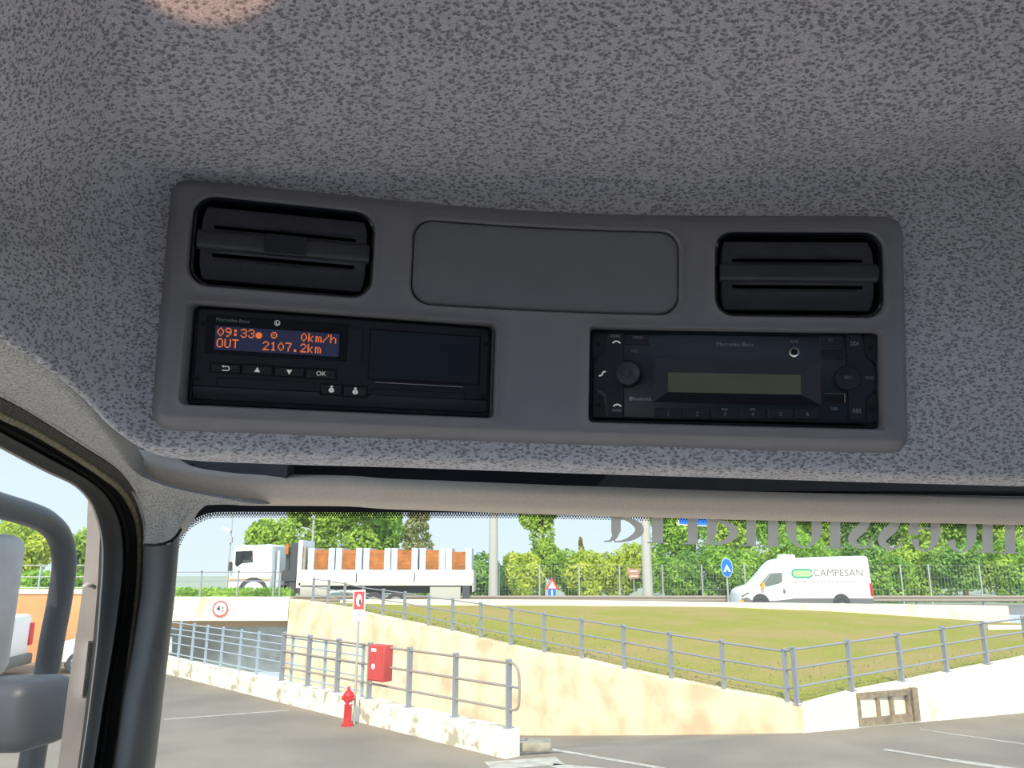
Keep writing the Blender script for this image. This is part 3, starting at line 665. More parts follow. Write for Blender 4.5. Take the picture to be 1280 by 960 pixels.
# mirrored lettering on the glass, read from outside
def gl_obj(shape, parent):
    mb = MB()
    for ring_o, ring_i in shape:
        if ring_i is None: mb.poly([ws(u, v, .004) for u, v in ring_o])
        else: mb.rings([[ws(u, v, .004) for u, v in ring_o], [ws(u, v, .004) for u, v in ring_i]], closed=len(ring_o) > 0)
    return child(mb.build('letter', M['sticker'], fix=False), parent)
def bl(u): return 677.3 + (u - 755) * .0285
lett = empty('window_lettering', ws(1010, 680, .004), 'large grey serif lettering stuck on the windscreen, seen mirrored from inside', 'lettering')
H_ = 52
def strip(path):                # path: (u, v, width, angle-less) list -> ribbon
    o = []; i_ = []
    for k, (x, y, wd) in enumerate(path):
        a = path[max(k - 1, 0)]; b = path[min(k + 1, len(path) - 1)]; dx, dy = b[0] - a[0], b[1] - a[1]; l = math.hypot(dx, dy) or 1
        o.append((x - dy / l * wd / 2, y + dx / l * wd / 2)); i_.append((x + dy / l * wd / 2, y - dx / l * wd / 2))
    return o, i_
def ribbon_obj(paths, polys=()):
    mb = MB()
    for p in paths:
        o, i_ = strip(p); mb.rings([[ws(u, v, .004) for u, v in o], [ws(u, v, .004) for u, v in i_]], closed=False)
    for p in polys: mb.poly([ws(u, v, .0042) for u, v in p])
    return child(mb.build('letter', M['sticker'], fix=False), lett)
def stem(u0, u1): b = bl(u0); return [(u0, b - H_), (u1, b - H_), (u1, b - .5), (u0, b - .5)]
def serif(u0, u1): b = bl((u0 + u1) / 2); return [(u0, b - 1.8), (u1, b - 1.8), (u1, b), (u0, b)]
def ring(u0, u1, a0=0, a1=360, contrast=.5, thick=13):
    cx = (u0 + u1) / 2; b = bl(cx) + .8; ry = H_ / 2; cy = b - ry; rx = (u1 - u0) / 2; p = []
    n = 40
    for k in range(n + 1):
        a = R_(a0 + (a1 - a0) * k / n); wd = 1.6 + (thick - 1.6) * abs(math.cos(a)) ** 1.6
        p.append((cx + (rx - wd / 2) * math.cos(a), cy + (ry - wd / 2) * math.sin(a), wd))
    return p
def letter_a(u0, s0, s1, u1):   # tail, stem, bowl
    b = bl(s0); tail = [(u0, b - .8, 1.6), (u0 + (s0 - u0) * .8, b - 1.2, 2.4), (s0 + 4, b - 6, 7), ((s0 + s1) / 2, b - 14, s1 - s0), ((s0 + s1) / 2, b - H_ + 8, s1 - s0)]
    cx = s1; p = []
    for k in range(25):
        a = R_(180 - 6 - 300 * k / 24); wd = 2 + 9 * max(0, math.cos(a)) ** 1.3; rx = u1 - s1 + 3; ry = 16
        p.append((s1 - 3 + (rx - wd / 2) * max(math.cos(a), -.15), b - ry + .5 + (ry - wd / 2) * math.sin(a), wd))
    ribbon_obj([tail, p])
letter_a(755, 764, 776, 805)
ribbon_obj([], [stem(815, 829), serif(809, 833)])
ribbon_obj([], [stem(859.5, 872), serif(853, 877)])
letter_a(878, 883.5, 896, 923)
ribbon_obj([], [stem(933, 945), serif(926, 951), stem(960, 973), serif(953, 979)])
ribbon_obj([ring(982.5, 1027.5)])
ribbon_obj([], [stem(1037.5, 1050.5), serif(1030, 1056)])
for u0, u1 in ((1059.5, 1091), (1096.5, 1128)):
    b = bl(u0); w2 = u1 - u0
    pth = [(u1 - 3, b - H_ + 16, 2), (u1 - 8, b - H_ + 4, 3), (u0 + 14, b - H_ + 4, 3), (u1 - 6, b - 38, 7)][:0] + [(u1 - 1.2, b - 12, 1.6), (u1 - 4, b - 4.5, 2), (u1 - 12, b - 1.4, 2.6), (u0 + 13, b - 2.8, 5), (u0 + 6.0, b - 10, 10), (u0 + 9, b - 18, 12.5), (u0 + 19, b - 27, 13), (u1 - 7, b - 36, 10), (u1 - 5, b - 44, 7), (u1 - 14, b - 50, 3), (u0 + 6, b - 46, 2)]
    pp = cspline([Vector(q) for q in pth], 4)
    ribbon_obj([[tuple(q) for q in pp]], [[(u1 - 2.4, b - 15), (u1 - .2, b - 15), (u1 - .2, b - 1), (u1 - 2.4, b - 1)]])
ribbon_obj([ring(1135.5, 1176, -195, 150)], [[(1139, bl(1150) - 29), (1172, bl(1150) - 29), (1172, bl(1150) - 27.4), (1139, bl(1150) - 27.4)]])
ribbon_obj([ring(1181.5, 1221, -150, 150)])
ribbon_obj([], [stem(1228, 1241), serif(1221, 1247), stem(1256, 1269), serif(1249, 1275)])
ribbon_obj([ring(1278, 1323)])

# roller blind / header band
HB = [(160, 588, .85), (172, 594, .855), (195, 608, .86), (230, 619, .885), (280, 629, .92), (335, 630.5, .955), (430, 631.5, .985), (480, 635, .995), (560, 637.5, 1.01), (700, 642.3, 1.035), (900, 648, 1.06), (1060, 651.5, 1.07), (1180, 653, 1.085), (1300, 655.5, 1.09), (1600, 660, 1.10)]
rows = [[], [], [], [], [], []]
for u, v, Y in HB:
    p = W(u, v, Y)
    for r_, (dy, dz) in zip(rows, ((.15, .046), (.06, .044), (-.006, .033), (-.012, .012), (-.004, .001), (.022, 0))):
        sc = 1.0 if u > 300 else .62 + .38 * max(0, (u - 140) / 160)
        r_.append(p + Vector((0, dy, dz * sc)))
blind = MB().grid(csurf(rows, 5, 4)).build('roller_sun_blind', M['blind'], smooth=60)
tag(blind, 'beige rolled sun blind band running along the top of the windscreen', 'sun blind')

# door frame at the left
c1 = [(-120, 425), (-60, 460), (0, 495), (31, 511), (62, 531), (100, 555), (141, 581), (157, 597), (172, 623), (180, 652), (181.5, 673), (180, 694), (179, 717), (176, 750), (166, 816), (157, 866), (151, 907), (144, 960), (134, 1030), (120, 1110)]
c2 = [(-120, 452), (-60, 487), (0, 520), (30, 534), (60, 551), (100, 576), (132, 598), (150, 613), (163, 633), (170, 652), (173, 673), (173, 694), (172.5, 717), (170, 750), (161, 822), (152.5, 886), (149, 915), (142, 960), (132, 1030), (118, 1110)]
c3 = [(-120, 462), (-60, 497), (0, 531), (28, 546), (58, 562), (94, 583), (122, 602), (138, 617), (151, 636), (158, 655), (161, 675), (161, 696), (161, 717), (159, 750), (151, 808), (140, 870), (136, 905), (128, 960), (117, 1030), (104, 1110)]
c4 = [(-120, 474), (-60, 509), (0, 543), (28, 558), (56, 573), (88, 590), (112, 605), (128, 620), (140, 640), (147, 662), (149, 680), (150, 700), (148, 725), (145, 750), (137, 805), (124, 881), (119, 915), (112, 960), (102, 1030), (90, 1110)]
c5 = [(-120, 490), (-60, 525), (0, 558.5), (30, 574.5), (60, 590), (88, 603), (103, 615), (114, 630), (121, 648), (126, 668), (128, 685), (128, 702), (127, 725), (125, 750), (121, 805), (112, 881), (107.5, 915), (101, 960), (92, 1030), (80, 1110)]
XD = {1: -.42, 2: -.436, 3: -.446, 4: -.440, 5: -.462}
def dc(c, X, n=70): return resample([WX(u, v, X) for u, v in c], n)
A1, A2, A3, A4, A5 = dc(c1, XD[1]), dc(c2, XD[2]), dc(c3, XD[3]), dc(c4, XD[4]), dc(c5, XD[5])
door = empty('door_1', WX(140, 960, -.45), None, None); tag(door, 'left cab door frame with rubber seals around its window', kind='structure')
mid = [a.lerp(b, .5) + Vector((.004, 0, .0)) for a, b in zip(A1, A2)]
child(MB().grid(csurf([[rad(p, 1.05) for p in A1], A1, mid, A2], 3, 1)).build('flocked_strip', M['flock'], smooth=60), door)
child(MB().tube([p + Vector((.002, 0, 0)) for p in A2], .0036, 8).build('piping', M['bead'], smooth=60), door)
child(MB().tube([p + Vector((.004, 0, 0)) for p in A1], .0022, 8).build('trim_edge', M['fabric_fine'], smooth=60), door)
child(MB().grid(csurf([A2, [p + Vector((-.008, 0, 0)) for p in A3], [a.lerp(b, .5) + Vector((-.004, 0, 0)) for a, b in zip(A3, A4)]], 3, 1)).build('door_channel', M['rubber'], smooth=60), door)
child(MB().grid(csurf([[a.lerp(b, .45) + Vector((-.006, 0, 0)) for a, b in zip(A3, A4)], [p + Vector((.004, 0, 0)) for p in A4], [a.lerp(b, .5) + Vector((.006, 0, 0)) for a, b in zip(A4, A5)], A5, [rad(p, 1.06) for p in A5]], 4, 1)).build('weatherstrip', M['rubber'], smooth=60), door)
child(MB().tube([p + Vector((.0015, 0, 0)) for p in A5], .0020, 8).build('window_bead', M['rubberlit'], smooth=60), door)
child(MB().tube([p + Vector((-.002, 0, 0)) for p in A3], .0034, 8).build('inner_seal', M['rubber'], smooth=60), door)
# outer grey front post of the door with a paper label
pl = [(119, 560), (113, 600), (110, 625), (107, 690), (101, 752), (85, 860), (72, 960), (55, 1060)]; pr = [(140, 560), (136, 600), (134, 625), (131, 690), (129, 752), (121, 860), (108, 960), (93, 1060)]
PL = resample([WX(u, v, -.50) for u, v in pl], 40); PR = resample([WX(u, v, -.485) for u, v in pr], 40)
PM = [a.lerp(b, .62) + Vector((.002, 0, 0)) for a, b in zip(PL, PR)]; PM2 = [p + Vector((-.003, .002, 0)) for p in PM]
post = MB().grid([[rad(p, 1.08) for p in PL], PL, PM, PM2, PR]).build('front_post', M['doorgrey'], smooth=30); child(post, door)
def pq(u, v, off=.002): return WX(u, v, -.4915 + off)
lb = MB(); lb.poly([pq(110.5, 801, .006), pq(118.5, 801.5, .006), pq(110.5, 873, .006), pq(102.5, 872.5, .006)]); child(lb.build('paper_label', M['label'], fix=False), door)
lb = MB(); lb.poly([pq(112.3, 804, .0066), pq(116.8, 804, .0066), pq(109, 870, .0066), pq(104.3, 869.8, .0066)]); child(lb.build('label_panel', M['signblack'], fix=False), door)
lb = MB()
for k in range(9):
    v = 829 + k * 2.3; u = 113.2 - (v - 804) * .124; lb.poly([pq(u - 1, v, .007), pq(u + 1, v, .007), pq(u + .8, v + 1.2, .007), pq(u - 1.2, v + 1.2, .007)])
child(lb.build('label_print', M['label'], fix=False), door)
lb = MB(); lb.tube([pq(104, 734, .004), pq(109, 731, .007), pq(115, 732, .007), pq(118, 734, .004)], .0025, 6); child(lb.build('post_joint', M['doorgrey'], smooth=60), door)
# side window glass
gm = [[WX(u, v, -.475) for u in (-200, -60, 0, 60, 110, 140)] for v in (440, 520, 600, 700, 800, 900, 1000, 1150)]
gm = [[WX(-200, v, -.476), WX(-40, v, -.476), WX(60, v, -.476), WX(134, v, -.476)] for v in (380, 500, 560, 640, 760, 880, 1000, 1150)]
w2 = MB().grid(gm).build('window_2', M['doorglass'], fix=False); tag(w2, 'glass of the left door window', kind='structure')

# pillar trims
tl = [(-120, 425), (-60, 460), (0, 495), (62, 531), (100, 555), (130, 574), (150, 590), (165, 610), (174, 630), (180, 652), (181, 668), (180, 681)]
tr = [(-120, 340, .44), (-60, 376, .47), (0, 410, .52), (80, 470, .60), (140, 540, .72), (176, 590, .82), (232, 612.5, .87), (335, 630, .945), (268, 629.5, .915), (242, 642, .90), (230, 659, .895), (220, 674, .89)]
r0 = [WX(u, v, -.42) for u, v in tl]; r2 = [W(*q) for q in tr]
r1 = [a.lerp(b, .30) + Vector((.010, -.004, 0)) for a, b in zip(r0, r2)]; r15 = [a.lerp(b, .65) + Vector((.010, -.012, -.004)) for a, b in zip(r0, r2)]
back = [p + Vector((-.015, .06, .01)) for p in r2]
t1 = MB().grid(csurf([[rad(p, 1.04) for p in r0], r0, r1, r15, r2, back], 6, 5)).build('trim_1', M['fabric_fine'], smooth=70)
tag(t1, 'textured grey trim on the upper left corner of the cab beside the windscreen', kind='structure')
tl2 = [(180, 681), (179.5, 694), (179, 717), (176, 750), (166, 816), (157, 866), (151, 907), (144, 960), (134, 1030), (120, 1110)]
tr2 = [(225, 662), (223, 685), (220.5, 715), (217.5, 750), (210, 816), (204.5, 862), (199.5, 907), (193, 960), (184, 1030), (172, 1110)]
q0 = [WX(u, v, -.42) for u, v in tl2]; q2 = [ws(u, v, .08) for u, v in tr2]
q1 = [a.lerp(b, .33) + Vector((.012, -.022, 0)) for a, b in zip(q0, q2)]; q15 = [a.lerp(b, .72) + Vector((.012, -.020, 0)) for a, b in zip(q0, q2)]
q1[0].z -= .007; q15[0].z -= .011
t2 = MB().grid(csurf([[rad(p, 1.04) for p in q0], q0, q1, q15, q2, [rad(p, 1.04) for p in q2]], 6, 4)).build('trim_2', M['pillar'], smooth=70)
tag(t2, 'smooth dark plastic cover of the windscreen pillar', kind='structure')
# shadow joint between both pillar covers
jt = [(181, 681), (192, 681.5), (204, 680), (214, 676), (221, 670), (226, 662)]
jo = MB().tube([W(u, v, y) for (u, v), y in zip(jt, (.862, .845, .838, .842, .855, .87))], .0016, 8); jo.build('joint_line', M['void'], t1, smooth=60)

# cab shell that shuts out the sky: roof skin, rear wall, lower walls, floor, dashboard
def quadbox(name, c, d, m, label, rot=None):
    o = MB().box(Vector(c) + EYE, d, rot).build(name, m); return tag(o, label, kind='structure')
quadbox('trim_3', (.685, .50, .80), (2.43, 1.24, .04), M['cabmid'], 'roof skin of the cab above the headliner')
# added roof opening, out of view, drops sun onto a slab that lights the headliner
quadbox('trim_3b', (1.35, -.63, .60), (1.3, 1.05, .44), M['cabmid'], 'roof beside the open hatch')
quadbox('trim_3c', (-.52, -.63, .60), (.03, 1.05, .44), M['cabmid'], 'roof edge beside the open hatch')
quadbox('trim_3d', (.685, -1.12, .60), (2.43, .10, .44), M['cabmid'], 'rear roof edge behind the open hatch')
quadbox('trim_3e', (.685, -.11, .66), (2.43, .03, .32), M['cabmid'], 'front edge of the open hatch')
quadbox('trim_3f', (-.02, .36, -.62), (1.3, .94, .16), M['seat'], 'pale seat cushion and steering area in the sun')
quadbox('trim_4', (.72, 1.10, .45), (2.4, .03, .70), M['cabdark'], 'front roof panel of the cab above the windscreen')
quadbox('trim_4b', (-.38, .97, .30), (.20, .03, .42), M['cabdark'], 'front roof panel of the cab at its left end')
quadbox('trim_5', (-.52, -.32, .49), (.03, 1.7, .66), M['cabdark'], 'roof side panel of the cab above the left door')
quadbox('wall_back', (.6, -1.15, -.5), (2.5, .04, 2.1), M['cabmid'], 'rear wall of the cab')
quadbox('wall_left', (-.60, -.1, -1.05), (.04, 2.2, 1.0), M['cabdark'], 'lower inside of the left cab door')
quadbox('wall_right', (1.85, -.1, -.75), (.04, 2.2, 1.6), M['cabdark'], 'lower inside of the right cab door')  # built up over the window so less light enters from the right
quadbox('floor', (.6, -.1, -1.5), (2.5, 2.2, .04), M['cabdark'], 'floor of the cab')
dsh = MB(); rg = []
for y, z in ((.55, -1.45), (.50, -.85), (.58, -.58), (.72, -.50), (1.20, -.50), (1.28, -.55), (1.30, -1.45)):
    rg.append([EYE + Vector((x, y + .06 * (x - .6) ** 2 * -1, z)) for x in (-.58, -.3, 0, .3, .6, .9, 1.2, 1.5, 1.83)])
tag(dsh.grid(rg).build('dashboard', M['dash'], smooth=40), 'dark dashboard below the windscreen', 'dashboard')

# ------------------------------------------------------------------ mirror outside the door
mir = empty('side_mirror', WX(57, 850, -.86), 'dark curved tube arm and pale housing of the wing mirror outside the left door window', 'mirror')
MX = -.86
arm = resample([WX(u, v, MX) for u, v in ((-90, 612), (-40, 621), (0, 632), (40, 644), (60, 654), (75, 672), (80.5, 702), (77, 735), (72, 765), (66, 795), (57, 850), (42, 940), (34, 990), (22, 1060))], 60)
child(MB().tube(arm, .0215, 18).build('mirror_arm', M['armtube'], smooth=60), mir)
def rbox(mb, c, d, r, rot=None, n=5):       # softly rounded block: superellipsoid-like rings along z
    rg = []
    for z, o in ((-d[2] / 2, r), (-d[2] / 2 + r * .3, r * .3), (-d[2] / 2 + r, 0), (d[2] / 2 - r, 0), (d[2] / 2 - r * .3, r * .3), (d[2] / 2, r)):
        rg.append([(rot @ Vector((x, y, z)) if rot is not None else Vector((x, y, z))) + Vector(c) for x, y in rrect(0, 0, d[0] - 2 * o, d[1] - 2 * o, max(r * 1.4 - o, .004), n)])
    return mb.rings(rg, True, True)
hp = W(-60, 758, 1.30); child(rbox(MB(), hp, (.128, .16, .232), .022, Matrix.Rotation(R_(-18), 3, 'Z')).build('mirror_housing', M['mirrorhouse'], smooth=50), mir)
bp_ = W(-4, 891, 1.17); child(rbox(MB(), bp_, (.185, .11, .092), .020, Matrix.Rotation(R_(-10), 3, 'Z') @ Matrix.Rotation(R_(-3), 3, 'Y')).build('clamp_block', M['mirror'], smooth=50), mir)
#@@OUTSIDE
# ------------------------------------------------------------------ outside: ground
def ground(name, pts, z, m, label):
    mb = MB(); mb.poly([(x, y, z) for x, y in pts]); return tag(mb.build(name, m), label, kind='structure')
KA = (-.09, 13.16); KB = (-9.66, 22.8)              # near and far end of the low kerb wall, in plan
KD = Vector((KB[0] - KA[0], KB[1] - KA[1], 0)).normalized(); KN = Vector((-KD.y, KD.x, 0)) * -1     # along, and away from the car park
TW = [(5.33, 15.1), (-9.8, 35.0)]                   # tall ramp wall in plan
K2 = Vector((KA[0], KA[1], 0)) + KN * .30
kfar = Vector((KA[0], KA[1], 0)) + KD * 16.6
ground('parking_lot', [(-45, -22), (45, -22), (45, 30), (26, 23.0), (10.6, 17.05), (5.33, 15.1), (K2.x, K2.y), (KA[0], KA[1]), (kfar.x, kfar.y), (-12, 25.6), (-45, 25.6)], 0, M['asphalt'], 'worn grey asphalt of the car park')
# ramp sinking towards the underpass
rg = []; n = 12
for i in range(n + 1):
    s_ = i / n; L = Vector((5.33, 15.1, 0)).lerp(Vector((-9.8, 35, 0)), s_); R2 = K2.lerp(K2 + KD * 24, s_)
    z = -3.4 * (1 - (1 - min(1, s_ * 1.02)) ** 1.25)
    rg.append([Vector((L.x, L.y, z)), Vector(((L.x + R2.x) / 2, (L.y + R2.y) / 2, z)), Vector((R2.x, R2.y, z))])
rg.append([Vector((-20, 52, -3.5)), Vector((-24, 50, -3.5)), Vector((-29, 46, -3.5))])
tag(MB().grid(rg).build('ramp', M['ramp'], fix=False), 'asphalt ramp sinking to the underpass', kind='structure')
for k, (a, b, wd) in enumerate((((205, 899.5), (361, 888), .10), ((688, 936.5), (830, 961), .12), ((610, 957.5), (700, 951), .5), ((690, 957), (790, 966), .25), ((1105, 937), (1190, 950.5), .13), ((1190, 950.5), (1290, 965), .2), ((1150, 912), (1285, 931), .08), ((735, 904.5), (1000, 917), .06))):
    p, q = GP(*a), GP(*b); d = (q - p).normalized(); nn = Vector((-d.y, d.x, 0)) * wd / 2; up = Vector((0, 0, .004))
    if k == 7: up.z = .012; continue
    tag(MB().poly([p - nn + up, q - nn + up, q + nn + up, p + nn + up]).build('trim_%d' % (6 + k), M['roadline'], fix=False), 'faded white paint line on the asphalt', kind='structure')

def wall3(name, base, top, thick, m, label, caps=True, z0=None, cap=None):
    """a wall following plan points, with its own base and top heights"""
    mb = MB(); n = len(base); rg = []
    for i in range(n):
        a = base[max(i - 1, 0)]; b = base[min(i + 1, n - 1)]; d = Vector((b[0] - a[0], b[1] - a[1], 0)).normalized(); nn = Vector((-d.y, d.x, 0)) * thick
        x, y, z = base[i]; rg.append([Vector((x, y, z)), Vector((x, y, top[i])), Vector((x, y, top[i])) + nn, Vector((x, y, z)) + nn])
    mb.rings(rg, True, True); o = mb.build(name, m); return tag(o, label, kind='structure') if label else o

# low kerb wall between the car park and the ramp
kt = Vector((KA[0], KA[1], 0)); mb = MB()
e = kt + KD * 16.8; f_ = KN * .30
mb.add([kt, e, e + f_, kt + f_] + [p + Vector((0, 0, .42)) for p in (kt, e, e + f_, kt + f_)], [(0, 1, 2, 3), (7, 6, 5, 4), (0, 4, 5, 1), (1, 5, 6, 2), (2, 6, 7, 3), (3, 7, 4, 0)])
kerb = mb.build('low_wall', M['kerb']); tag(kerb, 'low white kerb wall with flaking paint below the nearest railing', 'wall')
mb = MB(); st = GP(668, 946); rbox(mb, st + Vector((.02, .55, .06)), (.55, .42, .14), .03); tag(mb.build('stone_block', M['stone'], smooth=40), 'small weathered stone block at the end of the low white wall', 'stone block')

# tall ochre ramp wall: plan line from the corner to the underpass
def tw_at(u, v): return on_line(u, v, *TW)
topc = [(1000, 884.5), (960, 873), (900, 862.5), (835, 849), (776, 836.5), (720, 823), (676, 816), (633, 806.5), (595, 797.5), (560, 789), (531, 782.5), (500, 775.5), (474, 770), (450, 765), (432, 759), (412, 756), (390, 752), (362, 749)]
tops = [tw_at(u, v) for u, v in topc]
base = []
for p in tops:
    s_ = (p.x - 5.33) / (-9.8 - 5.33); base.append((p.x, p.y, -3.4 * (1 - (1 - max(0, min(1, s_ * 1.02))) ** 1.25) - .05))
tw = wall3('wall_ramp', base, [p.z for p in tops], -.30, M['rampwall'], 'tall ochre rendered wall along the ramp, stained in streaks')
# white wall to the right of the corner
WL = [(5.33, 15.1), (8.1, 16.3), (10.6, 17.05), (26, 23.0)]
wp = [on_line(1000, 884.5, WL[0], WL[1]), on_line(1073, 865, WL[0], WL[1]), on_line(1134, 853, WL[0], WL[1]), on_line(1196, 840, WL[1], WL[2]), on_line(1280, 824, WL[1], WL[2])]
wp = [Vector((5.36, 15.12, wp[0].z))] + wp[1:] + [Vector((14, 18.4, 1.4)), Vector((26, 23, 2.2))]
wall3('wall_right_outside', [(p.x, p.y, -.05) for p in wp], [p.z for p in wp], .28, M['whitewall'], 'white rendered wall to the right of the ramp corner')

# lawn between both walls and the upper road
far_u = [1275, 1180, 1100, 1000, 900, 835, 776, 720, 676, 633, 595, 560, 531, 500, 474, 450, 432, 412, 390, 362]
near = [Vector((p.x, p.y, p.z)) for p in reversed(wp[1:])] + [Vector((p.x, p.y, p.z)) for p in tops[0:]]
near = [p + Vector((.1, .12, -.04)) for p in near]
YR = 37.0
def kerb_bottom(u):             # foot of the white road wall as the photo shows it
    t_ = [(300, 756), (700, 757), (900, 758.5), (1040, 764), (1150, 771), (1263, 779), (1400, 786)]
    for (a, b), (c, d) in zip(t_, t_[1:]):
        if u <= c: return b + (d - b) * (u - a) / (c - a)
    return t_[-1][1]
def kt_top(u): return 749.5 + max(0, (u - 640)) * .013
fx = [26, 22] + [None] * 0
rows = []
m_ = len(near)
for i, p in enumerate(near):
    s_ = i / (m_ - 1); X = 27.5 + (-10.5 - 27.5) * s_ ** .92
    if i < 2: X = 34 - i * 4
    u = 640 + F * X / YR * 1.04; fz = W(min(max(u, 300), 1400), kerb_bottom(u), YR).z
    q = Vector((X, YR + .2, fz)); row = []
    for k in range(9):
        t_ = k / 8; c = p.lerp(q, t_); c.z += .10 * math.sin(t_ * PI); row.append(c)
    rows.append(row)
lawn = MB().grid(csurf(rows, 2, 2)).build('lawn', M['grass'], smooth=60, fix=False)
tag(lawn, 'sunlit mown lawn with dry patches behind the railings', kind='structure')
# grass blades along the wall edges would be stuff; keep one low fringe of tufts
tf = MB(); random.seed(3)
for k in range(2600):
    i = random.random() * (m_ - 4) + 2; j = int(i); p = near[j].lerp(near[j + 1], i - j); s_ = random.random() ** 3 * .2
    X = 27.5 + (-10.5 - 27.5) * (i / (m_ - 1)) ** .92; q = Vector((X, YR + .2, W(min(max(640 + F * X / YR * 1.04, 300), 1400), kerb_bottom(640 + F * X / YR * 1.04), YR).z))
    c = p.lerp(q, s_); c.z += .10 * math.sin(s_ * PI) - .03; a = random.random() * 6.28; h = .05 + .07 * random.random(); wd = .02 + .02 * random.random()
    d = Vector((math.cos(a), math.sin(a), 0)) * wd; l = Vector((random.uniform(-.04, .04), random.uniform(-.04, .04), h)); tf.add([c - d, c + d, c + l], [(0, 1, 2)])
tag(tf.build('grass_tufts', M['leaf_olive'], fix=False), 'short grass tufts of the lawn behind the railings', 'grass', kind='stuff')
# white wall of the upper road
kp = []
for u in (425, 500, 578, 700, 820, 900, 1040, 1150, 1263):
    b = W(u, kerb_bottom(u), YR); t_ = W(u, kt_top(u), YR); kp.append((b, t_))
mb = MB(); mb.rings([[Vector((b.x, YR, b.z - .1)), Vector((b.x, YR, t_.z)), Vector((b.x, YR + .35, t_.z)), Vector((b.x, YR + .35, b.z - .1))] for b, t_ in kp], True, True)
tag(mb.build('wall_road', M['whitewall']), 'low white wall edging the upper road beyond the lawn', kind='structure')
mb = MB(); b0 = W(1150, 781, 33); b1 = W(1300, 790, 33)
a0, a1, a2, a3 = W(1235, 781, 30), W(1320, 782, 30), W(1320, 791, 29), W(1235, 786, 29)
mb.add([a0, a1, a2, a3] + [p - Vector((0, 0, .5)) for p in (a0, a1, a2, a3)], [(0, 1, 2, 3), (4, 5, 6, 7), (0, 1, 5, 4), (1, 2, 6, 5), (2, 3, 7, 6), (3, 0, 4, 7)])
tag(mb.build('kerb_strip', M['whitewall']), 'white kerb strip right of the low white wall, at the picture\'s right edge', 'kerb')
ground('upper_road', [(-70, 37.3), (80, 37.3), (80, 47), (-70, 47)], .70, M['road'], 'upper road behind the lawn')
ground('verge', [(-150, 47), (150, 47), (150, 160), (-150, 160)], .66, M['farground'], 'green verge beyond the upper road')

# underpass: beam, soffit, side walls, inside
mb = MB(); bt = W(300, 746.5, 35).z; bb = W(300, 776, 35).z
mb.box((-20.1, 35.35, (bt + bb) / 2), (20.6, .7, bt - bb)); beam = mb.build('bridge_beam', M['beam']); tag(beam, 'pale painted concrete beam over the underpass, carrying the height limit sign', 'bridge beam')
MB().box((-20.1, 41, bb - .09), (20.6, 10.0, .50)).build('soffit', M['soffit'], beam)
mb = MB(); mb.rings([[Vector(p) for p in ((-9.8, 35.05, -3.6), (-9.8, 35.05, bb + .1), (-9.5, 35.05, bb + .1), (-9.5, 35.05, -3.6))], [Vector(p) for p in ((-13.8, 52, -3.6), (-13.8, 52, bb + .1), (-13.4, 52, bb + .1), (-13.4, 52, -3.6))]], True, True)
tag(mb.build('wall_underpass', M['tunnel']), 'grey side wall inside the underpass', kind='structure')
tag(MB().box((-24, 52, -1.4), (24, .3, 4.6)).build('wall_far', M['tunnel']), 'grey far wall seen through the underpass', kind='structure')
# planted strip on the bridge
def leafcloud(mb, n, size, fn, aspect=.7):
    for _ in range(n):
        c, nrm = fn(); a = Vector((random.gauss(0, 1), random.gauss(0, 1), random.gauss(0, 1))).normalized(); a = (a + nrm * .9).normalized()
        x = a.orthogonal().normalized(); an = random.random() * 6.28; y = a.cross(x); p, q = x * math.cos(an) + y * math.sin(an), y * math.cos(an) - x * math.sin(an)
        s_ = size * random.uniform(.6, 1.3); p = p * s_; q = q * s_ * aspect
        mb.add([c - p, c - q * .8, c + p, c + q * .8], [(0, 1, 2, 3)])
mb = MB()
def hf():
    return Vector((random.uniform(-30, -10), random.uniform(35.8, 36.6), random.uniform(bt - .05, bt + .36))), Vector((0, -.6, .6))
leafcloud(mb, 4200, .09, hf); mb.box((-20, 36.2, bt + .05), (20, .6, .4))
tag(mb.build('clipped_hedge', M['leaf_mid'], fix=False), 'low clipped hedge growing along the top of the bridge beam', 'hedge')

# height limit sign
sg = W(275, 761, 34.9); sg.y = 34.93; hs = empty('round_sign', sg, 'round white height limit sign with red ring on the bridge beam', 'sign')
def disc(mb, c, r0, r1, y, n=28):
    for k in range(n):
        a, b = 2 * PI * k / n, 2 * PI * (k + 1) / n
        mb.poly([(c.x + r0 * math.cos(a), y, c.z + r0 * math.sin(a)), (c.x + r1 * math.cos(a), y, c.z + r1 * math.sin(a)), (c.x + r1 * math.cos(b), y, c.z + r1 * math.sin(b)), (c.x + r0 * math.cos(b), y, c.z + r0 * math.sin(b))])
Rr = .345
mb = MB(); mb.cyl(sg + Vector((0, .03, 0)), sg, Rr, n=30); child(mb.build('plate', M['white']), hs)
mb = MB(); disc(mb, sg, Rr * .80, Rr, sg.y - .004); child(mb.build('red_ring', M['signred'], fix=False), hs)
for sgn in (1, -1):
    mb = MB(); mb.poly([(sg.x - .06, sg.y - .006, sg.z + sgn * .25), (sg.x + .06, sg.y - .006, sg.z + sgn * .25), (sg.x, sg.y - .006, sg.z + sgn * .14)])
def text_xz(s, size, c, y, sx=1, thick=0.0, flip=False):
    t_ = text_mb(s, size, 0, 0, 0, sx, 'CENTER', thick); t_.v = [Vector((c.x + p.x, y, c.z + p.y)) for p in t_.v]; return t_
    child(mb.build('limit_arrow', M['signblack'], fix=False), hs)
child(text_xz('4', .34, sg + Vector((-.08, 0, 0)), sg.y - .006, thick=.01).build('limit_digit', M['signblack'], fix=False), hs)
child(text_xz(':', .34, sg + Vector((.11, 0, 0)), sg.y - .006, thick=.02).build('limit_mark', M['signblack'], fix=False), hs)

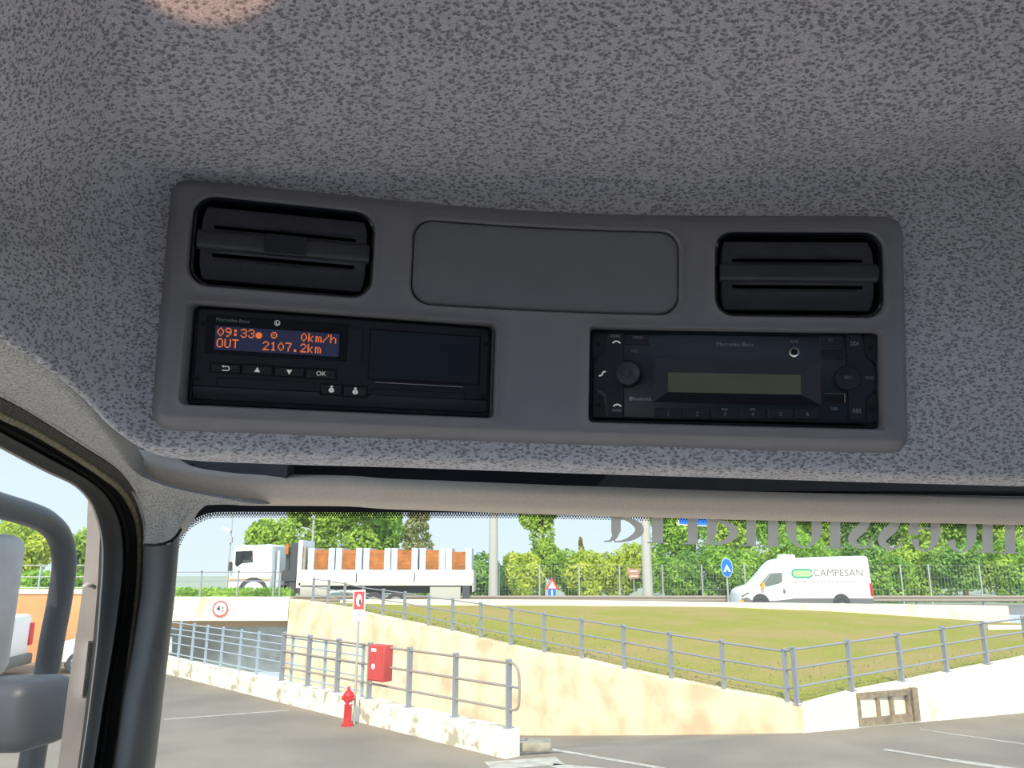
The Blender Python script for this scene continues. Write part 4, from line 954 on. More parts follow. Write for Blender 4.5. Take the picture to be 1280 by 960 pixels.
# ------------------------------------------------------------------ railings
def railing(name, posts, rails, label, m_post, m_rail, pr_=(.045, .10), rr_=.022, endloop=False, group=None, hs_=None):
    """posts: (base, top) points; rails: fractions of the post height"""
    e = empty(name, posts[0][0], label, 'railing', group)
    for i, (b, t_) in enumerate(posts):
        a = posts[max(i - 1, 0)][0]; c = posts[min(i + 1, len(posts) - 1)][0]; ang = math.atan2(c.y - a.y, c.x - a.x); rot = Matrix.Rotation(ang, 3, 'Z')
        mb = MB(); h = t_.z - b.z; mb.box((b.x, b.y, b.z + h / 2), (pr_[0], pr_[1], h), rot); mb.cyl(t_ - rot @ Vector((0, pr_[1] / 2, 0)), t_ + rot @ Vector((0, pr_[1] / 2, 0)), pr_[0] * .75, n=10)
        mb.box((b.x, b.y, b.z + .01), (pr_[0] * 2.6, pr_[1] * 1.5, .02), rot)
        child(mb.build('post', m_post, smooth=30), e)
    for f in rails:
        child(MB().tube([b.lerp(t_, f) for b, t_ in posts], rr_, 8).build('rail', m_rail, smooth=50), e)
    return e
def kposts(us, off, h, z0=.42):
    o = []
    p0 = Vector((KA[0], KA[1], 0)) + KN * off
    for u in us:
        p = on_line(u, 870, (p0.x, p0.y), (p0.x + KD.x, p0.y + KD.y)); b = Vector((p.x, p.y, z0)); o.append((b, b + Vector((0, 0, h))))
    return o
kp_ = kposts((636, 569, 511, 461, 420.5, 383.5, 350.5), .15, 1.03)
r1_ = railing('kerb_railing', kp_, (.97, .62, .28), 'grey steel railing with rounded end on the low white wall, beside the hydrant', M['rail'], M['railbrown'])
b, t_ = kp_[0]; dn = -KD
lp = [b.lerp(t_, .97), b.lerp(t_, .97) + dn * .10, b.lerp(t_, .90) + dn * .20, b.lerp(t_, .75) + dn * .24, b.lerp(t_, .5) + dn * .24, b.lerp(t_, .33) + dn * .21, b.lerp(t_, .28) + dn * .10, b.lerp(t_, .28)]
child(MB().tube(cspline(lp, 4), .022, 8).build('end_loop', M['railbrown'], smooth=50), r1_); child(MB().tube([b.lerp(t_, .62), b.lerp(t_, .62) + dn * .24], .018, 8).build('rail', M['rail'], smooth=50), r1_)
railing('inner_railing', kposts((452, 404, 362, 318.5, 296, 272.5, 252.5, 235, 218, 200, 180, 160), .22, .98, .40), (.97, .80, .64, .40, .12), 'pale blue railing continuing left on the low wall before the underpass', M['railblue'], M['railblue'], pr_=(.035, .06), rr_=.015)
# ramp wall railing
tp = []
def on_top(u, vb, vt):
    b = tw_at(u, vb); r = ray(u, vt); k = b.y / r.y; z = EYE.z + r.z * k; b = b + Vector((.10, .12, -.02)); return b, Vector((b.x, b.y, z))
for u, vb, vt in ((981, 880, 813), (901, 864, 802), (835, 849.5, 792), (776, 836, 782.5), (723, 825.5, 774), (676, 816, 767), (634, 806, 760), (596, 798, 754), (561, 789.5, 749), (531, 782.5, 745.5), (501, 776, 740.5), (474, 771, 737), (449, 764, 734), (426, 758.5, 729), (406, 754, 725.5), (387, 751, 723)):
    tp.append(on_top(u, vb, vt))
railing('slope_railing', tp, (.97, .62, .28), 'long galvanised railing sloping down the top of the ochre ramp wall', M['rail'], M['rail'], rr_=.02)
rp = []
for u, vb, vt in ((1002, 880, 811), (1071, 865, 802), (1134, 853, 793), (1190.5, 841.5, 785), (1241, 831, 778.5), (1293, 821, 772)):
    seg = (WL[0], WL[1]) if u < 1150 else (WL[1], WL[2]); b = on_line(u, vb, *seg); r = ray(u, vt); z = EYE.z + r.z * (b.y / r.y); b = b + Vector((-.03, .14, 0)); rp.append((b, Vector((b.x, b.y, z))))
railing('wall_railing', rp, (.97, .62, .28), 'galvanised railing rising along the top of the white wall at right', M['rail'], M['rail'], rr_=.02)
a_, b_ = tp[0], rp[0]
child(MB().tube([tp[0][0].lerp(tp[0][1], .62), rp[0][0].lerp(rp[0][1], .62)], .02, 8).build('rail', M['rail'], smooth=50), bpy.data.objects['wall_railing'])
child(MB().tube([tp[0][0].lerp(tp[0][1], .28), rp[0][0].lerp(rp[0][1], .28)], .02, 8).build('rail', M['rail'], smooth=50), bpy.data.objects['wall_railing'])
child(MB().tube([tp[0][0].lerp(tp[0][1], .97), rp[0][0].lerp(rp[0][1], .97)], .02, 8).build('rail', M['rail'], smooth=50), bpy.data.objects['wall_railing'])
bp2 = []
for u in (150, 192, 234.5, 278, 321, 362.5, 370):
    X = (u - 640) / F * 35.3 * 1.04; bp2.append((Vector((X, 35.3, bt)), Vector((X, 35.3, bt + 1.10))))
railing('bridge_railing', bp2, (.97, .62), 'thin railing on the bridge beam in front of the white lorry', M['rail'], M['rail'], pr_=(.06, .06), rr_=.022)

# ------------------------------------------------------------------ hydrant, hose box, signs, frame
hb_ = GP(434, 907.5); hy = empty('fire_hydrant', hb_, 'red fire hydrant with a white band, standing in front of the low wall', 'hydrant')
def lathe3(c, prof, n=20): return [[(c.x + r * math.cos(2 * PI * k / n), c.y + r * math.sin(2 * PI * k / n), c.z + z) for k in range(n)] for r, z in prof]
child(MB().rings(lathe3(hb_, [(.11, 0), (.11, .05), (.075, .07), (.072, .36), (.085, .37), (.085, .39), (.072, .40)]), True, True).build('barrel', M['red'], smooth=40), hy)
child(MB().rings(lathe3(hb_, [(.078, .36), (.080, .37), (.080, .42), (.078, .43)]), True, True).build('white_band', M['white'], smooth=40), hy)
mb = MB().rings(lathe3(hb_, [(.075, .43), (.095, .46), (.095, .53), (.105, .54), (.105, .56), (.08, .60), (.045, .63), (.03, .64), (.03, .69), (.015, .71)]), True, True)
mb.cyl(hb_ + Vector((-.13, 0, .50)), hb_ + Vector((.13, 0, .50)), .035, n=12); mb.cyl(hb_ + Vector((0, -.12, .50)), hb_, .035, n=12)
child(mb.build('bonnet', M['red'], smooth=40), hy)
# red hose box hung on the railing
bx = kposts((466,), .0, .1)[0][0]; c = bx + Vector((.13, -.04, .72)); rot = Matrix.Rotation(R_(-38), 3, 'Z')
hbx = empty('hose_box', c, 'red metal fire hose box hung on the railing above the low wall', 'fire hose box')
child(rbox(MB(), c, (.44, .24, .66), .012, rot).build('box_body', M['redbox'], smooth=40), hbx)
mb = MB(); mb.box(c + rot @ Vector((0, -.125, 0)), (.40, .012, .60), rot); child(mb.build('box_door', M['redbox']), hbx)
mb = MB(); mb.box(c + rot @ Vector((-.06, -.133, .24)), (.14, .004, .06), rot); child(mb.build('door_label', M['white']), hbx)
mb = MB(); mb.cyl(c + rot @ Vector((-.06, -.131, -.06)), c + rot @ Vector((-.06, -.136, -.06)), .05, n=16); child(mb.build('door_emblem', M['white']), hbx)
# hydrant sign on its post
sb = GP(442.5, 906); tp_ = WX(447, 738, sb.x) if False else Vector((sb.x, sb.y, EYE.z + ray(447, 738).z * sb.y / ray(447, 738).y))
fs = empty('hydrant_sign', sb, 'white sign with a red fire symbol on a thin pole beside the red hydrant', 'sign')
child(MB().cyl(sb, tp_, .022, n=10).build('pole', M['postgrey'], smooth=40), fs)
sz = tp_.z; sc_ = Vector((tp_.x, tp_.y - .03, sz - .29)); ws_, hs_ = .24, .60
def plate(mb, c, w_, h, d=.012, yy=0): return mb.box((c.x, c.y + yy, c.z), (w_, d, h))
child(plate(MB(), sc_, ws_, hs_).build('plate', M['white']), fs)
child(plate(MB(), sc_ + Vector((0, -.009, .10)), ws_ * .84, .34, .004).build('red_field', M['signred']), fs)
mb = MB(); y = sc_.y - .013; cz = sc_.z + .10
mb.poly([(sc_.x + .055 * math.cos(k * PI / 10) * (1 if k < 14 else .8), y, cz + .12 * math.sin(k * PI / 10)) for k in range(20)]); child(mb.build('hydrant_symbol', M['white'], fix=False), fs)
mb = MB(); mb.box((sc_.x + .02, y + .002, cz - .03), (.03, .004, .10)); child(mb.build('symbol_cutout', M['signred']), fs)
mb = MB(); mb.box((sc_.x, sc_.y - .008, sc_.z - .17), (.13, .004, .018)); child(mb.build('sign_line', M['postgrey']), fs)
# open wooden frame leaning on the white wall
fa, fb = GP(1075.5, 909), GP(1152.5, 902); d = (fb - fa).normalized(); Lf = (fb - fa).length; nn = Vector((d.y, -d.x, 0))
if nn.y > 0: nn = -nn
rot = Matrix((d, -nn, Vector((0, 0, 1)))).transposed()
fr = empty('wooden_frame', fa, 'weathered brown frame with three openings leaning against the white wall', 'frame')
Hf = .60
def bar(x0, x1, z0, z1, y0=0, y1=.09): 
    return MB().box(fa + rot @ Vector(((x0 + x1) / 2, (y0 + y1) / 2, (z0 + z1) / 2)), (x1 - x0, y1 - y0, z1 - z0), rot)
L1 = Lf * .86
child(bar(0, L1, Hf - .10, Hf).build('top_board', M['wood']), fr); child(bar(0, L1, 0, .15).build('bottom_board', M['wood']), fr)
for x in (0, L1 * .36, L1 * .62, L1 - .07): child(bar(x, x + .07, .14, Hf - .09, .01, .08).build('upright', M['wood']), fr)
child(bar(Lf - .14, Lf, -.0, Hf + .02, .02, .14).build('side_board', M['wood']), fr); child(bar(L1 - .1, Lf, Hf - .03, Hf + .01, .05, .13).build('top_board', M['wood']), fr)

# ------------------------------------------------------------------ road furniture
gr = empty('guard_rail', Vector((-12, 44, .7)), 'long steel crash barrier running along the far side of the upper road', 'crash barrier')
gz = W(900, 745.5, 44).z; mb = MB(); prof = [(0, .16), (-.04, .12), (-.04, .06), (.02, .02), (.02, -.02), (-.04, -.06), (-.04, -.12), (0, -.16)]
mb.grid([[Vector((X, 44 + y, gz + z - .12)) for y, z in prof] for X in (-24, 0, 20, 45)]); o = mb.build('beam', M['railbrown'], fix=False); so = o.modifiers.new('t', 'SOLIDIFY'); so.thickness = .01; child(o, gr)
for k in range(18):
    X = -22 + k * 3.7; child(MB().box((X, 44.12, .7 + (gz - .7) / 2), (.1, .12, gz - .7)).build('post', M['rail']), gr)
wf = empty('wire_fence', Vector((-4, 48, .66)), 'tall green wire mesh fence with thin posts in front of the trees', 'fence')
fz = W(800, 706.5, 48).z; mb = MB()
for X in [x * .20 for x in range(-30, 190)]: mb.box((X, 48, (fz + .66) / 2), (.009, .009, fz - .66))
for k in range(4): mb.box((15.6, 48, .8 + k * (fz - .8) / 3), (44, .009, .009))
child(mb.build('mesh', M['wire'], fix=False), wf)
for u in (625, 672.5, 719, 766.5, 817, 863.5, 914, 960, 1010, 1055, 1098, 1131, 1191, 1257): 
    X = (u - 640) / F * 48 * 1.03; child(MB().cyl((X, 47.97, .66), (X, 47.97, fz + .05), .045, n=8).build('post', M['postgrey']), wf)
def mast(u, v, Y, r0, r1, h, label):
    X = W(u, v, Y).x; e = empty('lamp_mast', (X, Y, .66), label, 'mast'); child(MB().cyl((X, Y, .66), (X, Y, .66 + h), r0, r1, 16).build('shaft', M['pole'], smooth=40), e)
    child(MB().cyl((X, Y, .66), (X, Y, .86), r0 * 1.5, n=16).build('foot', M['pole'], smooth=40), e); child(MB().box((X, Y - .4, .66 + h), (.3, 1.4, .12)).build('lantern', M['pole']), e); return e
mast(616.5, 742, 46.3, .29, .17, 13, 'tall tapering grey mast rising left of the column shaped tree')
m2 = mast(810, 742, 46.3, .31, .20, 13, 'tall tapering grey mast rising behind the mirrored window lettering')
def thin(u, v, Y, z0, h, r, label, extra=None):
    X = W(u, v, Y).x; e = empty('street_post', (X, Y, z0), label, 'post'); child(MB().cyl((X, Y, z0), (X, Y, z0 + h), r, r * .8, 8).build('shaft', M['postgrey'], smooth=40), e); return e, X
e, X = thin(283, 740, 42.5, .7, 7.5, .05, 'thin grey post with a white camera, standing left of the lorry cab')
child(MB().box((X - .25, 42.4, W(283, 662, 42.5).z), (.5, .14, .16), Matrix.Rotation(R_(20), 3, 'Y')).build('camera_head', M['white']), e)
child(MB().box((X + .05, 42.4, W(283, 675, 42.5).z), (.16, .14, .3)).build('junction_box', M['postgrey']), e)
e, X = thin(387, 740, 50, .66, 5.2, .08, 'thin lamp post standing among the bright trees behind the lorry')
zt = .66 + 5.2; mb = MB(); mb.cyl((X, 50, zt), (X, 50, zt + .25), .16, .10, 10); mb.tube(cspline([(X, 50, zt - .9), (X - .3, 50, zt - .65), (X - .8, 50, zt - .6)], 4), .04, 6); child(mb.build('lamp_head', M['postgrey'], smooth=40), e)
# blue board on an arm from the second mast
bb_ = W(866, 645, 45.6); zb = W(866, 657, 45.6).z; bs = empty('direction_board', (bb_.x, 45.6, zb), 'bright blue road sign hanging behind the mirrored lettering, right of the mast', 'road sign')
child(MB().box((bb_.x, 45.6, zb + .5), (1.75, .04, 1.0), Matrix.Rotation(R_(2.5), 3, 'Y')).build('border', M['white']), bs); child(MB().box((bb_.x, 45.57, zb + .5), (1.62, .03, .88), Matrix.Rotation(R_(2.5), 3, 'Y')).build('board', M['signblue']), bs)
child(MB().cyl((W(810, 742, 46.3).x, 46.1, zb + 1.3), (bb_.x + .9, 46.1, zb + 1.3), .07, n=8).build('arm', M['pole']), bs); child(MB().box((bb_.x, 45.85, zb + 1.15), (.08, .5, .5)).build('hanger', M['pole']), bs)
# small triangular sign with blue plate
c = W(690, 733, 46.8); e = empty('triangular_sign', (c.x, 46.8, .66), 'small red and white triangular sign above a blue plate, in front of the fence', 'road sign')
child(MB().cyl((c.x, 46.8, .66), (c.x, 46.8, c.z + .4), .03, n=8).build('pole', M['postgrey']), e)
def tri(c, r, y0, y1): 
    P = [(c.x + r * math.sin(2 * PI * k / 3), c.z + r * math.cos(2 * PI * k / 3)) for k in range(3)]
    return MB().add([(x, y0, z) for x, z in P] + [(x, y1, z) for x, z in P], [(0, 1, 2), (5, 4, 3), (0, 1, 4, 3), (1, 2, 5, 4), (2, 0, 3, 5)])
child(tri(c + Vector((0, 0, .05)), .46, 46.74, 46.72).build('triangle', M['signred']), e); child(tri(c + Vector((0, 0, .03)), .27, 46.71, 46.70).build('triangle_field', M['white']), e)
pc = W(690, 741, 46.7); child(MB().box((pc.x, 46.72, pc.z), (.44, .03, .42)).build('blue_plate', M['signblue']), e); child(MB().box((pc.x, 46.70, pc.z), (.10, .01, .3)).build('plate_symbol', M['white']), e)
# brown sign
c = W(792, 717, 46.6); e = empty('brown_sign', (c.x, 46.6, .66), 'small brown sign on a thin pole in front of the fence, left of the mast', 'road sign')
child(MB().cyl((c.x, 46.6, .66), (c.x, 46.6, c.z), .03, n=8).build('pole', M['postgrey']), e); child(MB().box((c.x, 46.55, c.z + .14), (.74, .03, .30), Matrix.Rotation(R_(3), 3, 'Y')).build('upper_plate', M['signbrown']), e); child(MB().box((c.x, 46.55, c.z - .15), (.62, .03, .26)).build('lower_plate', M['signbrown']), e)
for dz in (.14, -.15): child(MB().box((c.x, 46.53, c.z + dz), (.42, .01, .05)).build('plate_print', M['white']), e)
# blue oval keep sign
c = W(908, 709.5, 43); e = empty('blue_oval_sign', (c.x, 43, .7), 'blue oval sign with white arrow on a pole, left of the white van', 'road sign')
child(MB().cyl((c.x, 43, .7), (c.x, 43, c.z), .05, n=8).build('pole', M['postgrey']), e)
def oval(c, rx, rz, y, d=.02):
    P = [(c.x + rx * math.cos(k * PI / 16), c.z + rz * math.sin(k * PI / 16)) for k in range(32)]; n = 32
    return MB().add([(x, y, z) for x, z in P] + [(x, y + d, z) for x, z in P], [tuple(range(n)), tuple(range(2 * n - 1, n - 1, -1))] + [(i, (i + 1) % n, n + (i + 1) % n, n + i) for i in range(n)])
child(oval(c, .33, .52, 42.92).build('rim', M['railblue']), e); child(oval(c, .28, .46, 42.90).build('plate', M['signblue']), e)
mb = MB(); mb.poly([(c.x - .20, 42.89, c.z - .22), (c.x - .08, 42.89, c.z - .22), (c.x, 42.89, c.z - .05), (c.x + .08, 42.89, c.z - .22), (c.x + .20, 42.89, c.z - .22), (c.x, 42.89, c.z + .18)]); child(mb.build('arrow', M['white'], fix=False), e)
#@@VEH
# ------------------------------------------------------------------ vehicles
def P2D(pts, Y):
    return [(lambda p: (p.x, p.z))(W(u, v, Y)) for u, v in pts]
def inset(o, d):
    n = len(o); A = sum(o[i][0] * o[(i + 1) % n][1] - o[(i + 1) % n][0] * o[i][1] for i in range(n)); sg_ = 1 if A > 0 else -1; r = []
    for i in range(n):
        a = Vector((*o[i - 1], 0)); b = Vector((*o[i], 0)); c = Vector((*o[(i + 1) % n], 0)); d1 = (b - a).normalized(); d2 = (c - b).normalized()
        n1 = Vector((-d1.y, d1.x, 0)) * sg_; n2 = Vector((-d2.y, d2.x, 0)) * sg_; m = n1 + n2; m = m / max(.3, m.length_squared) * 2 if m.length > .1 else n1
        q = b + m * d * .5 * (1 if m.length < 2 else 2 / m.length) * 1.0; r.append((q.x, q.y))
    return r
def xz_body(o, y0, y1, r=.08):
    L = [(inset(o, r), y0), (inset(o, r * .35), y0 + r * .35), (o, y0 + r), (o, y1 - r), (inset(o, r), y1)]
    return MB().rings([[Vector((x, y, z)) for x, z in p] for p, y in L], True, True)
def xz_plate(o, y, d=.01):
    n = len(o); return MB().add([(x, y, z) for x, z in o] + [(x, y + d, z) for x, z in o], [tuple(range(n)), tuple(range(2 * n - 1, n - 1, -1))] + [(i, (i + 1) % n, n + (i + 1) % n, n + i) for i in range(n)])
def wheel(c, r, parent, wd=.25, ax=Vector((0, 1, 0))):
    z = ax.normalized(); x = Vector((0, 0, 1)); y = z.cross(x)
    def rg(q, h): return [c + z * h + (x * math.cos(2 * PI * k / 24) + y * math.sin(2 * PI * k / 24)) * q for k in range(24)]
    w_ = child(MB().rings([rg(r * .62, .02), rg(r * .66, 0), rg(r * .93, 0), rg(r, .03), rg(r, wd - .03), rg(r * .93, wd)], False, True).build('wheel', M['tyre'], smooth=40), parent)
    h = MB().rings([rg(r * .62, .02), rg(r * .5, .05), rg(r * .25, .03), rg(r * .2, .0)], False, True).build('hub', M['hub'], smooth=40); h.parent = w_; h.matrix_parent_inverse = (w_.matrix_parent_inverse @ w_.matrix_basis).inverted() if False else Matrix(); 
    return w_
# --- lorry
LY = 37.9
def LX(u): return W(u, 715, LY).x
def LZ(v): return W(450, v, LY).z
lor = empty('flatbed_lorry', (LX(440), LY + 1.2, .70), 'white flatbed lorry with square cab carrying orange brick pallets, driving left on the upper road', 'lorry')
co = P2D([(285, 740), (284.6, 733), (286, 716), (289.3, 706), (292.6, 685.5), (295, 682.2), (300, 681.6), (338, 680.4), (340.8, 682.5), (340.3, 716), (336.5, 740)], LY)
ch_ = P2D([(294.6, 689.3), (315.8, 688.2), (316.4, 703), (302, 704.5), (296, 709), (293.9, 706)], LY)
sd = rmesh(inset(co, .07), [ch_], .35, lambda x, z: Vector((x, LY, z)))
n = len(co); A = inset(co, .07)
mb = MB(); mb.v = sd.v; mb.f = sd.f
mb.rings([[Vector((x, y, z)) for x, z in p] for p, y in ((A, LY), (co, LY + .07), (co, LY + 2.2), (A, LY + 2.3))], False, True)
child(mb.build('cab', M['white'], smooth=30), lor)
child(xz_plate(ch_, LY + .05, .01).build('cab_window', M['doorglass']), lor)
child(MB().box(((LX(294.6) + LX(303)) / 2, LY + .3, LZ(697)), (.05, .5, .7)).build('window_pillar', M['rubber']), lor)
child(MB().box((LX(317), LY + .9, LZ(712)), (1.6, 1.3, .9)).build('seat', M['darkchassis']), lor)
child(MB().box((LX(288.5), LY - .15, LZ(708)), (.10, .22, .42)).build('wing_mirror', M['darkchassis']), lor)
mb = MB(); mb.box((LX(312), LY - .01, LZ(724.3)), (LX(339) - LX(286), .02, .06)); child(mb.build('cab_stripe', M['orangewall']), lor)
mb = MB(); a_ = [Vector((LX(318) + .56 * math.cos(R_(a)), LY - .03, LZ(741.5) + .56 * math.sin(R_(a)))) for a in range(0, 181, 20)]; b_ = [Vector((LX(318) + .74 * math.cos(R_(a)), LY - .03, LZ(741.5) + .74 * math.sin(R_(a)))) for a in range(0, 181, 20)]
mb.rings([a_, b_], closed=False); o = mb.build('wheel_arch', M['darkchassis'], fix=False); child(o, lor)
wheel(Vector((LX(318), LY - .05, .70 + .5)), .5, lor)
for u in (470, 497, 505): pass
for u in (468, 496): wheel(Vector((LX(u), LY - .02, .70 + .5)), .5, lor, .5)
child(MB().cyl((LX(344.5), LY + .4, LZ(740)), (LX(344.5), LY + .4, LZ(688)), .09, n=10).build('exhaust_stack', M['wrap'], smooth=40), lor)
mb = MB(); mb.box((LX(362), LY + .8, (LZ(678) + LZ(738)) / 2), (.38, .38, LZ(678) - LZ(738))); mb.box((LX(353.5), LY + .8, (LZ(690) + LZ(738)) / 2), (.18, .3, LZ(690) - LZ(738))); mb.box((LX(357), LY + .8, LZ(720)), (.7, .5, .5)); child(mb.build('crane_column', M['darkchassis']), lor)
child(MB().box((LX(353.5), LY + .5, LZ(686)), (.16, .2, .5)).build('crane_arm', M['brick']), lor)
mb = MB(); mb.box((LX(373.8), LY + 1.15, (LZ(675) + LZ(735)) / 2), (.2, 2.3, LZ(675) - LZ(735))); child(mb.build('headboard', M['white']), lor)
child(MB().box((LX(378.7), LY + .2, (LZ(683) + LZ(713)) / 2), (.12, .2, LZ(683) - LZ(713))).build('lashing_post', M['stone']), lor)
for u0, u1 in ((374.5, 445), (447, 517.5), (519.5, 591)):
    child(MB().box(((LX(u0) + LX(u1)) / 2, LY, (LZ(712.3) + LZ(728.5)) / 2), (LX(u1) - LX(u0), .05, LZ(712.3) - LZ(728.5))).build('side_board', M['white']), lor)
child(MB().box(((LX(374) + LX(591)) / 2, LY + 1.2, LZ(730)), (LX(591) - LX(374), 2.4, .14)).build('bed', M['whitewall']), lor)
child(MB().box((LX(591.5), LY + 1.2, (LZ(713) + LZ(740)) / 2), (.08, 2.4, LZ(713) - LZ(740))).build('tailboard', M['pole']), lor)
child(MB().box(((LX(340) + LX(588)) / 2, LY + 1.1, LZ(737)), (LX(588) - LX(340), .9, .35)).build('chassis', M['darkchassis']), lor)
child(rbox(MB(), (LX(393), LY + .25, LZ(740)), (LX(410) - LX(376), .5, .48), .04).build('tool_box', M['pole'], smooth=40), lor)
mb = MB(); mb.tube(cspline([(LX(412), LY, LZ(745)), (LX(414), LY, LZ(741)), (LX(420), LY, LZ(739.5)), (LX(440), LY, LZ(739.5)), (LX(450), LY, LZ(739.5))], 3), .07, 6); child(mb.build('side_guard', M['white'], smooth=40), lor)
child(MB().box((LX(557), LY, LZ(741)), (LX(576) - LX(538), .04, .55)).build('mudguard', M['pole']), lor)
child(MB().box((LX(583), LY + .05, LZ(740)), (.35, .3, .55)).build('rear_light', M['darkchassis']), lor)
for i, (u0, u1) in enumerate(((391, 408.5), (426, 443), (460.7, 479), (496, 513.4), (531.6, 548), (564.6, 581.3))):
    zt = LZ(687.5); zb_ = LZ(729)
    e = empty('brick_pallet', ((LX(u0) + LX(u1)) / 2, LY + 1.1, zb_), ('orange brick pallet first behind the lorry cab, wrapped at both sides', 'second orange brick pallet counting from the lorry cab', 'third orange brick pallet counting from the lorry cab', 'fourth brick pallet from the lorry cab, third from the tailboard', 'last brick pallet but one before the lorry tailboard', 'rearmost brick pallet on the lorry, slightly lower on top')[i], 'pallet', 'brick pallets on the lorry')
    d = .0 if i < 5 else .08
    child(MB().box(((LX(u0) + LX(u1)) / 2, LY + 1.15, (zt - d + zb_) / 2), (LX(u1) - LX(u0), 1.9, zt - d - zb_)).build('bricks', M['brick']), e)
    for s_ in (-1, 1):
        uu = (u0 - 4.2) if s_ < 0 else (u1 + 3.9); child(MB().box((LX(uu), LY + 1.15, (LZ(685) + zb_) / 2), (.30, 1.96, LZ(685) - zb_)).build('wrapping', M['wrap']), e)
    mb = MB()
    for k in range(1, 9): mb.box(((LX(u0) + LX(u1)) / 2, LY + .195, zb_ + (zt - d - zb_) * k / 9), (LX(u1) - LX(u0), .012, .018))
    child(mb.build('straps', M['wood']), e)
# driver
drv = empty('person', (LX(309), LY + .55, LZ(712)), 'person in a blue top at the wheel of the white lorry, arm bent', 'person')
def skin_fig(verts, edges, radii, m, name, parent, sub=2):
    me = bpy.data.meshes.new(name); me.from_pydata(verts, edges, []); o = bpy.data.objects.new(name, me); C.objects.link(o)
    sk = o.modifiers.new('s', 'SKIN'); me.skin_vertices if False else None
    if not me.skin_vertices:
        bm = bmesh.new(); bm.from_mesh(me); bm.verts.layers.skin.verify(); bm.to_mesh(me); bm.free()
    for i, r in enumerate(radii): me.skin_vertices[0].data[i].radius = (r, r); me.skin_vertices[0].data[i].use_root = i == 0
    ss = o.modifiers.new('u', 'SUBSURF'); ss.levels = sub; ss.render_levels = sub; me.materials.append(m); me.shade_smooth(); return child(o, parent)
dx, dz = LX(311), LZ(708)
V = [(dx, LY + .55, dz - .35), (dx, LY + .55, dz - .05), (dx - .02, LY + .55, dz + .20), (dx - .04, LY + .55, dz + .32), (dx - .07, LY + .55, dz + .42), (dx - .08, LY + .55, dz + .53), (dx - .01, LY + .34, dz + .15), (dx - .10, LY + .28, dz - .08), (dx - .32, LY + .32, dz + .06), (dx - .38, LY + .36, dz + .08), (dx - .01, LY + .76, dz + .15), (dx - .12, LY + .8, dz - .08), (dx - .34, LY + .75, dz + .05)]
Ed = [(0, 1), (1, 2), (2, 3), (3, 4), (4, 5), (2, 6), (6, 7), (7, 8), (8, 9), (2, 10), (10, 11), (11, 12)]
skin_fig(V, Ed, [.16, .15, .14, .06, .10, .09, .07, .055, .035, .04, .07, .055, .035], M['skin'], 'body', drv)
skin_fig([(dx, LY + .55, dz - .36), (dx, LY + .55, dz - .05), (dx - .02, LY + .55, dz + .16), (dx - .01, LY + .33, dz + .14), (dx - .07, LY + .29, dz + .0)], [(0, 1), (1, 2), (2, 3), (3, 4)], [.19, .175, .15, .09, .075], M['blueshirt'], 'shirt', drv)
h = MB().sphere((dx - .06, LY + .55, dz + .54), .105, sc=(1, .9, .75)); child(h.build('hair', M['bark'], smooth=60), drv)

# --- white van with lettering
VY = 39.6
def vp(u, v): p = W(u, v, VY); return p.x, p.z
van = empty('delivery_van', (vp(1010, 750)[0], VY + 1, .70), 'white high-roofed van with green logo, driving left past the wire fence', 'van')
bo = P2D([(927.3, 757), (926.6, 743), (929, 738), (934, 735.3), (946.7, 731.5), (955, 722.5), (961.5, 714.6), (967, 707.5), (975.5, 700.2), (984, 698.2), (1030, 696.2), (1078, 694.8), (1083.5, 695.5), (1085.5, 699), (1092.8, 748), (1090.5, 757)], VY)
child(xz_body(bo, VY, VY + 2.1, .10).build('body', M['white'], smooth=40), van)
def vplate(name, pts, m, dy=-.012, par=van): return child(xz_plate(P2D(pts, VY + dy), VY + dy, .01).build(name, m), par)
vplate('side_window', [(963.5, 716.5), (977.6, 715.8), (977.8, 727), (974, 729.5), (957, 733.5), (955.5, 729)], M['carglass'])
vplate('windscreen', [(949, 731.8), (956, 723.5), (961.5, 716.6), (962.6, 717), (954.8, 729), (954.3, 733)], M['carglass'])
vplate('lower_trim', [(927, 757), (927, 748), (934, 746.5), (941, 751), (966, 751), (978, 750), (994, 748), (1036, 747.6), (1092.6, 748), (1091, 757)], M['greytrim'])
vplate('grille', [(926.8, 744.5), (936, 740), (937, 741.3), (927.2, 747)], M['greytrim'])
for u in (951, 1052):
    a0 = [(vp(u, 754)[0] + .44 * math.cos(R_(a)), vp(u, 754)[1] + .46 * math.sin(R_(a))) for a in range(0, 181, 15)]
    child(xz_plate(a0, VY - .03, .012).build('wheel_arch', M['darkchassis']), van); wheel(Vector((vp(u, 750)[0], VY - .05, .70 + .36)), .36, van)
child(rbox(MB(), (vp(991, 696)[0], VY + 1, vp(991, 696.5)[1]), (.66, .9, .30), .06).build('roof_unit', M['white'], smooth=40), van)
child(MB().box((vp(952, 732)[0], VY - .14, vp(952, 732)[1]), (.14, .18, .30)).build('wing_mirror', M['orangelight']), van)
child(MB().box((vp(980.3, 739)[0], VY - .02, vp(980.3, 739)[1]), (.11, .03, .2)).build('door_handle', M['greytrim']), van)
vplate('tail_light', [(1086.6, 729), (1089.6, 729), (1091.6, 746), (1088.6, 745)], M['redlight'])
vplate('indicator', [(922.5 + 2.5, 750), (929.5, 750), (929.5, 755), (925, 755)], M['orangelight'], -.03)
lo = [vp(989 + 27 * (.5 + .5 * math.cos(a)) if False else 0, 0)] if False else None
x0, z0 = vp(989.5, 722.8); x1, z1 = vp(1015.5, 710.8)
lg = rrect((x0 + x1) / 2, (z0 + z1) / 2, x1 - x0, z1 - z0, .22, 6); li = rrect((x0 + x1) / 2, (z0 + z1) / 2, x1 - x0 - .17, z1 - z0 - .17, .14, 6); y = VY - .006
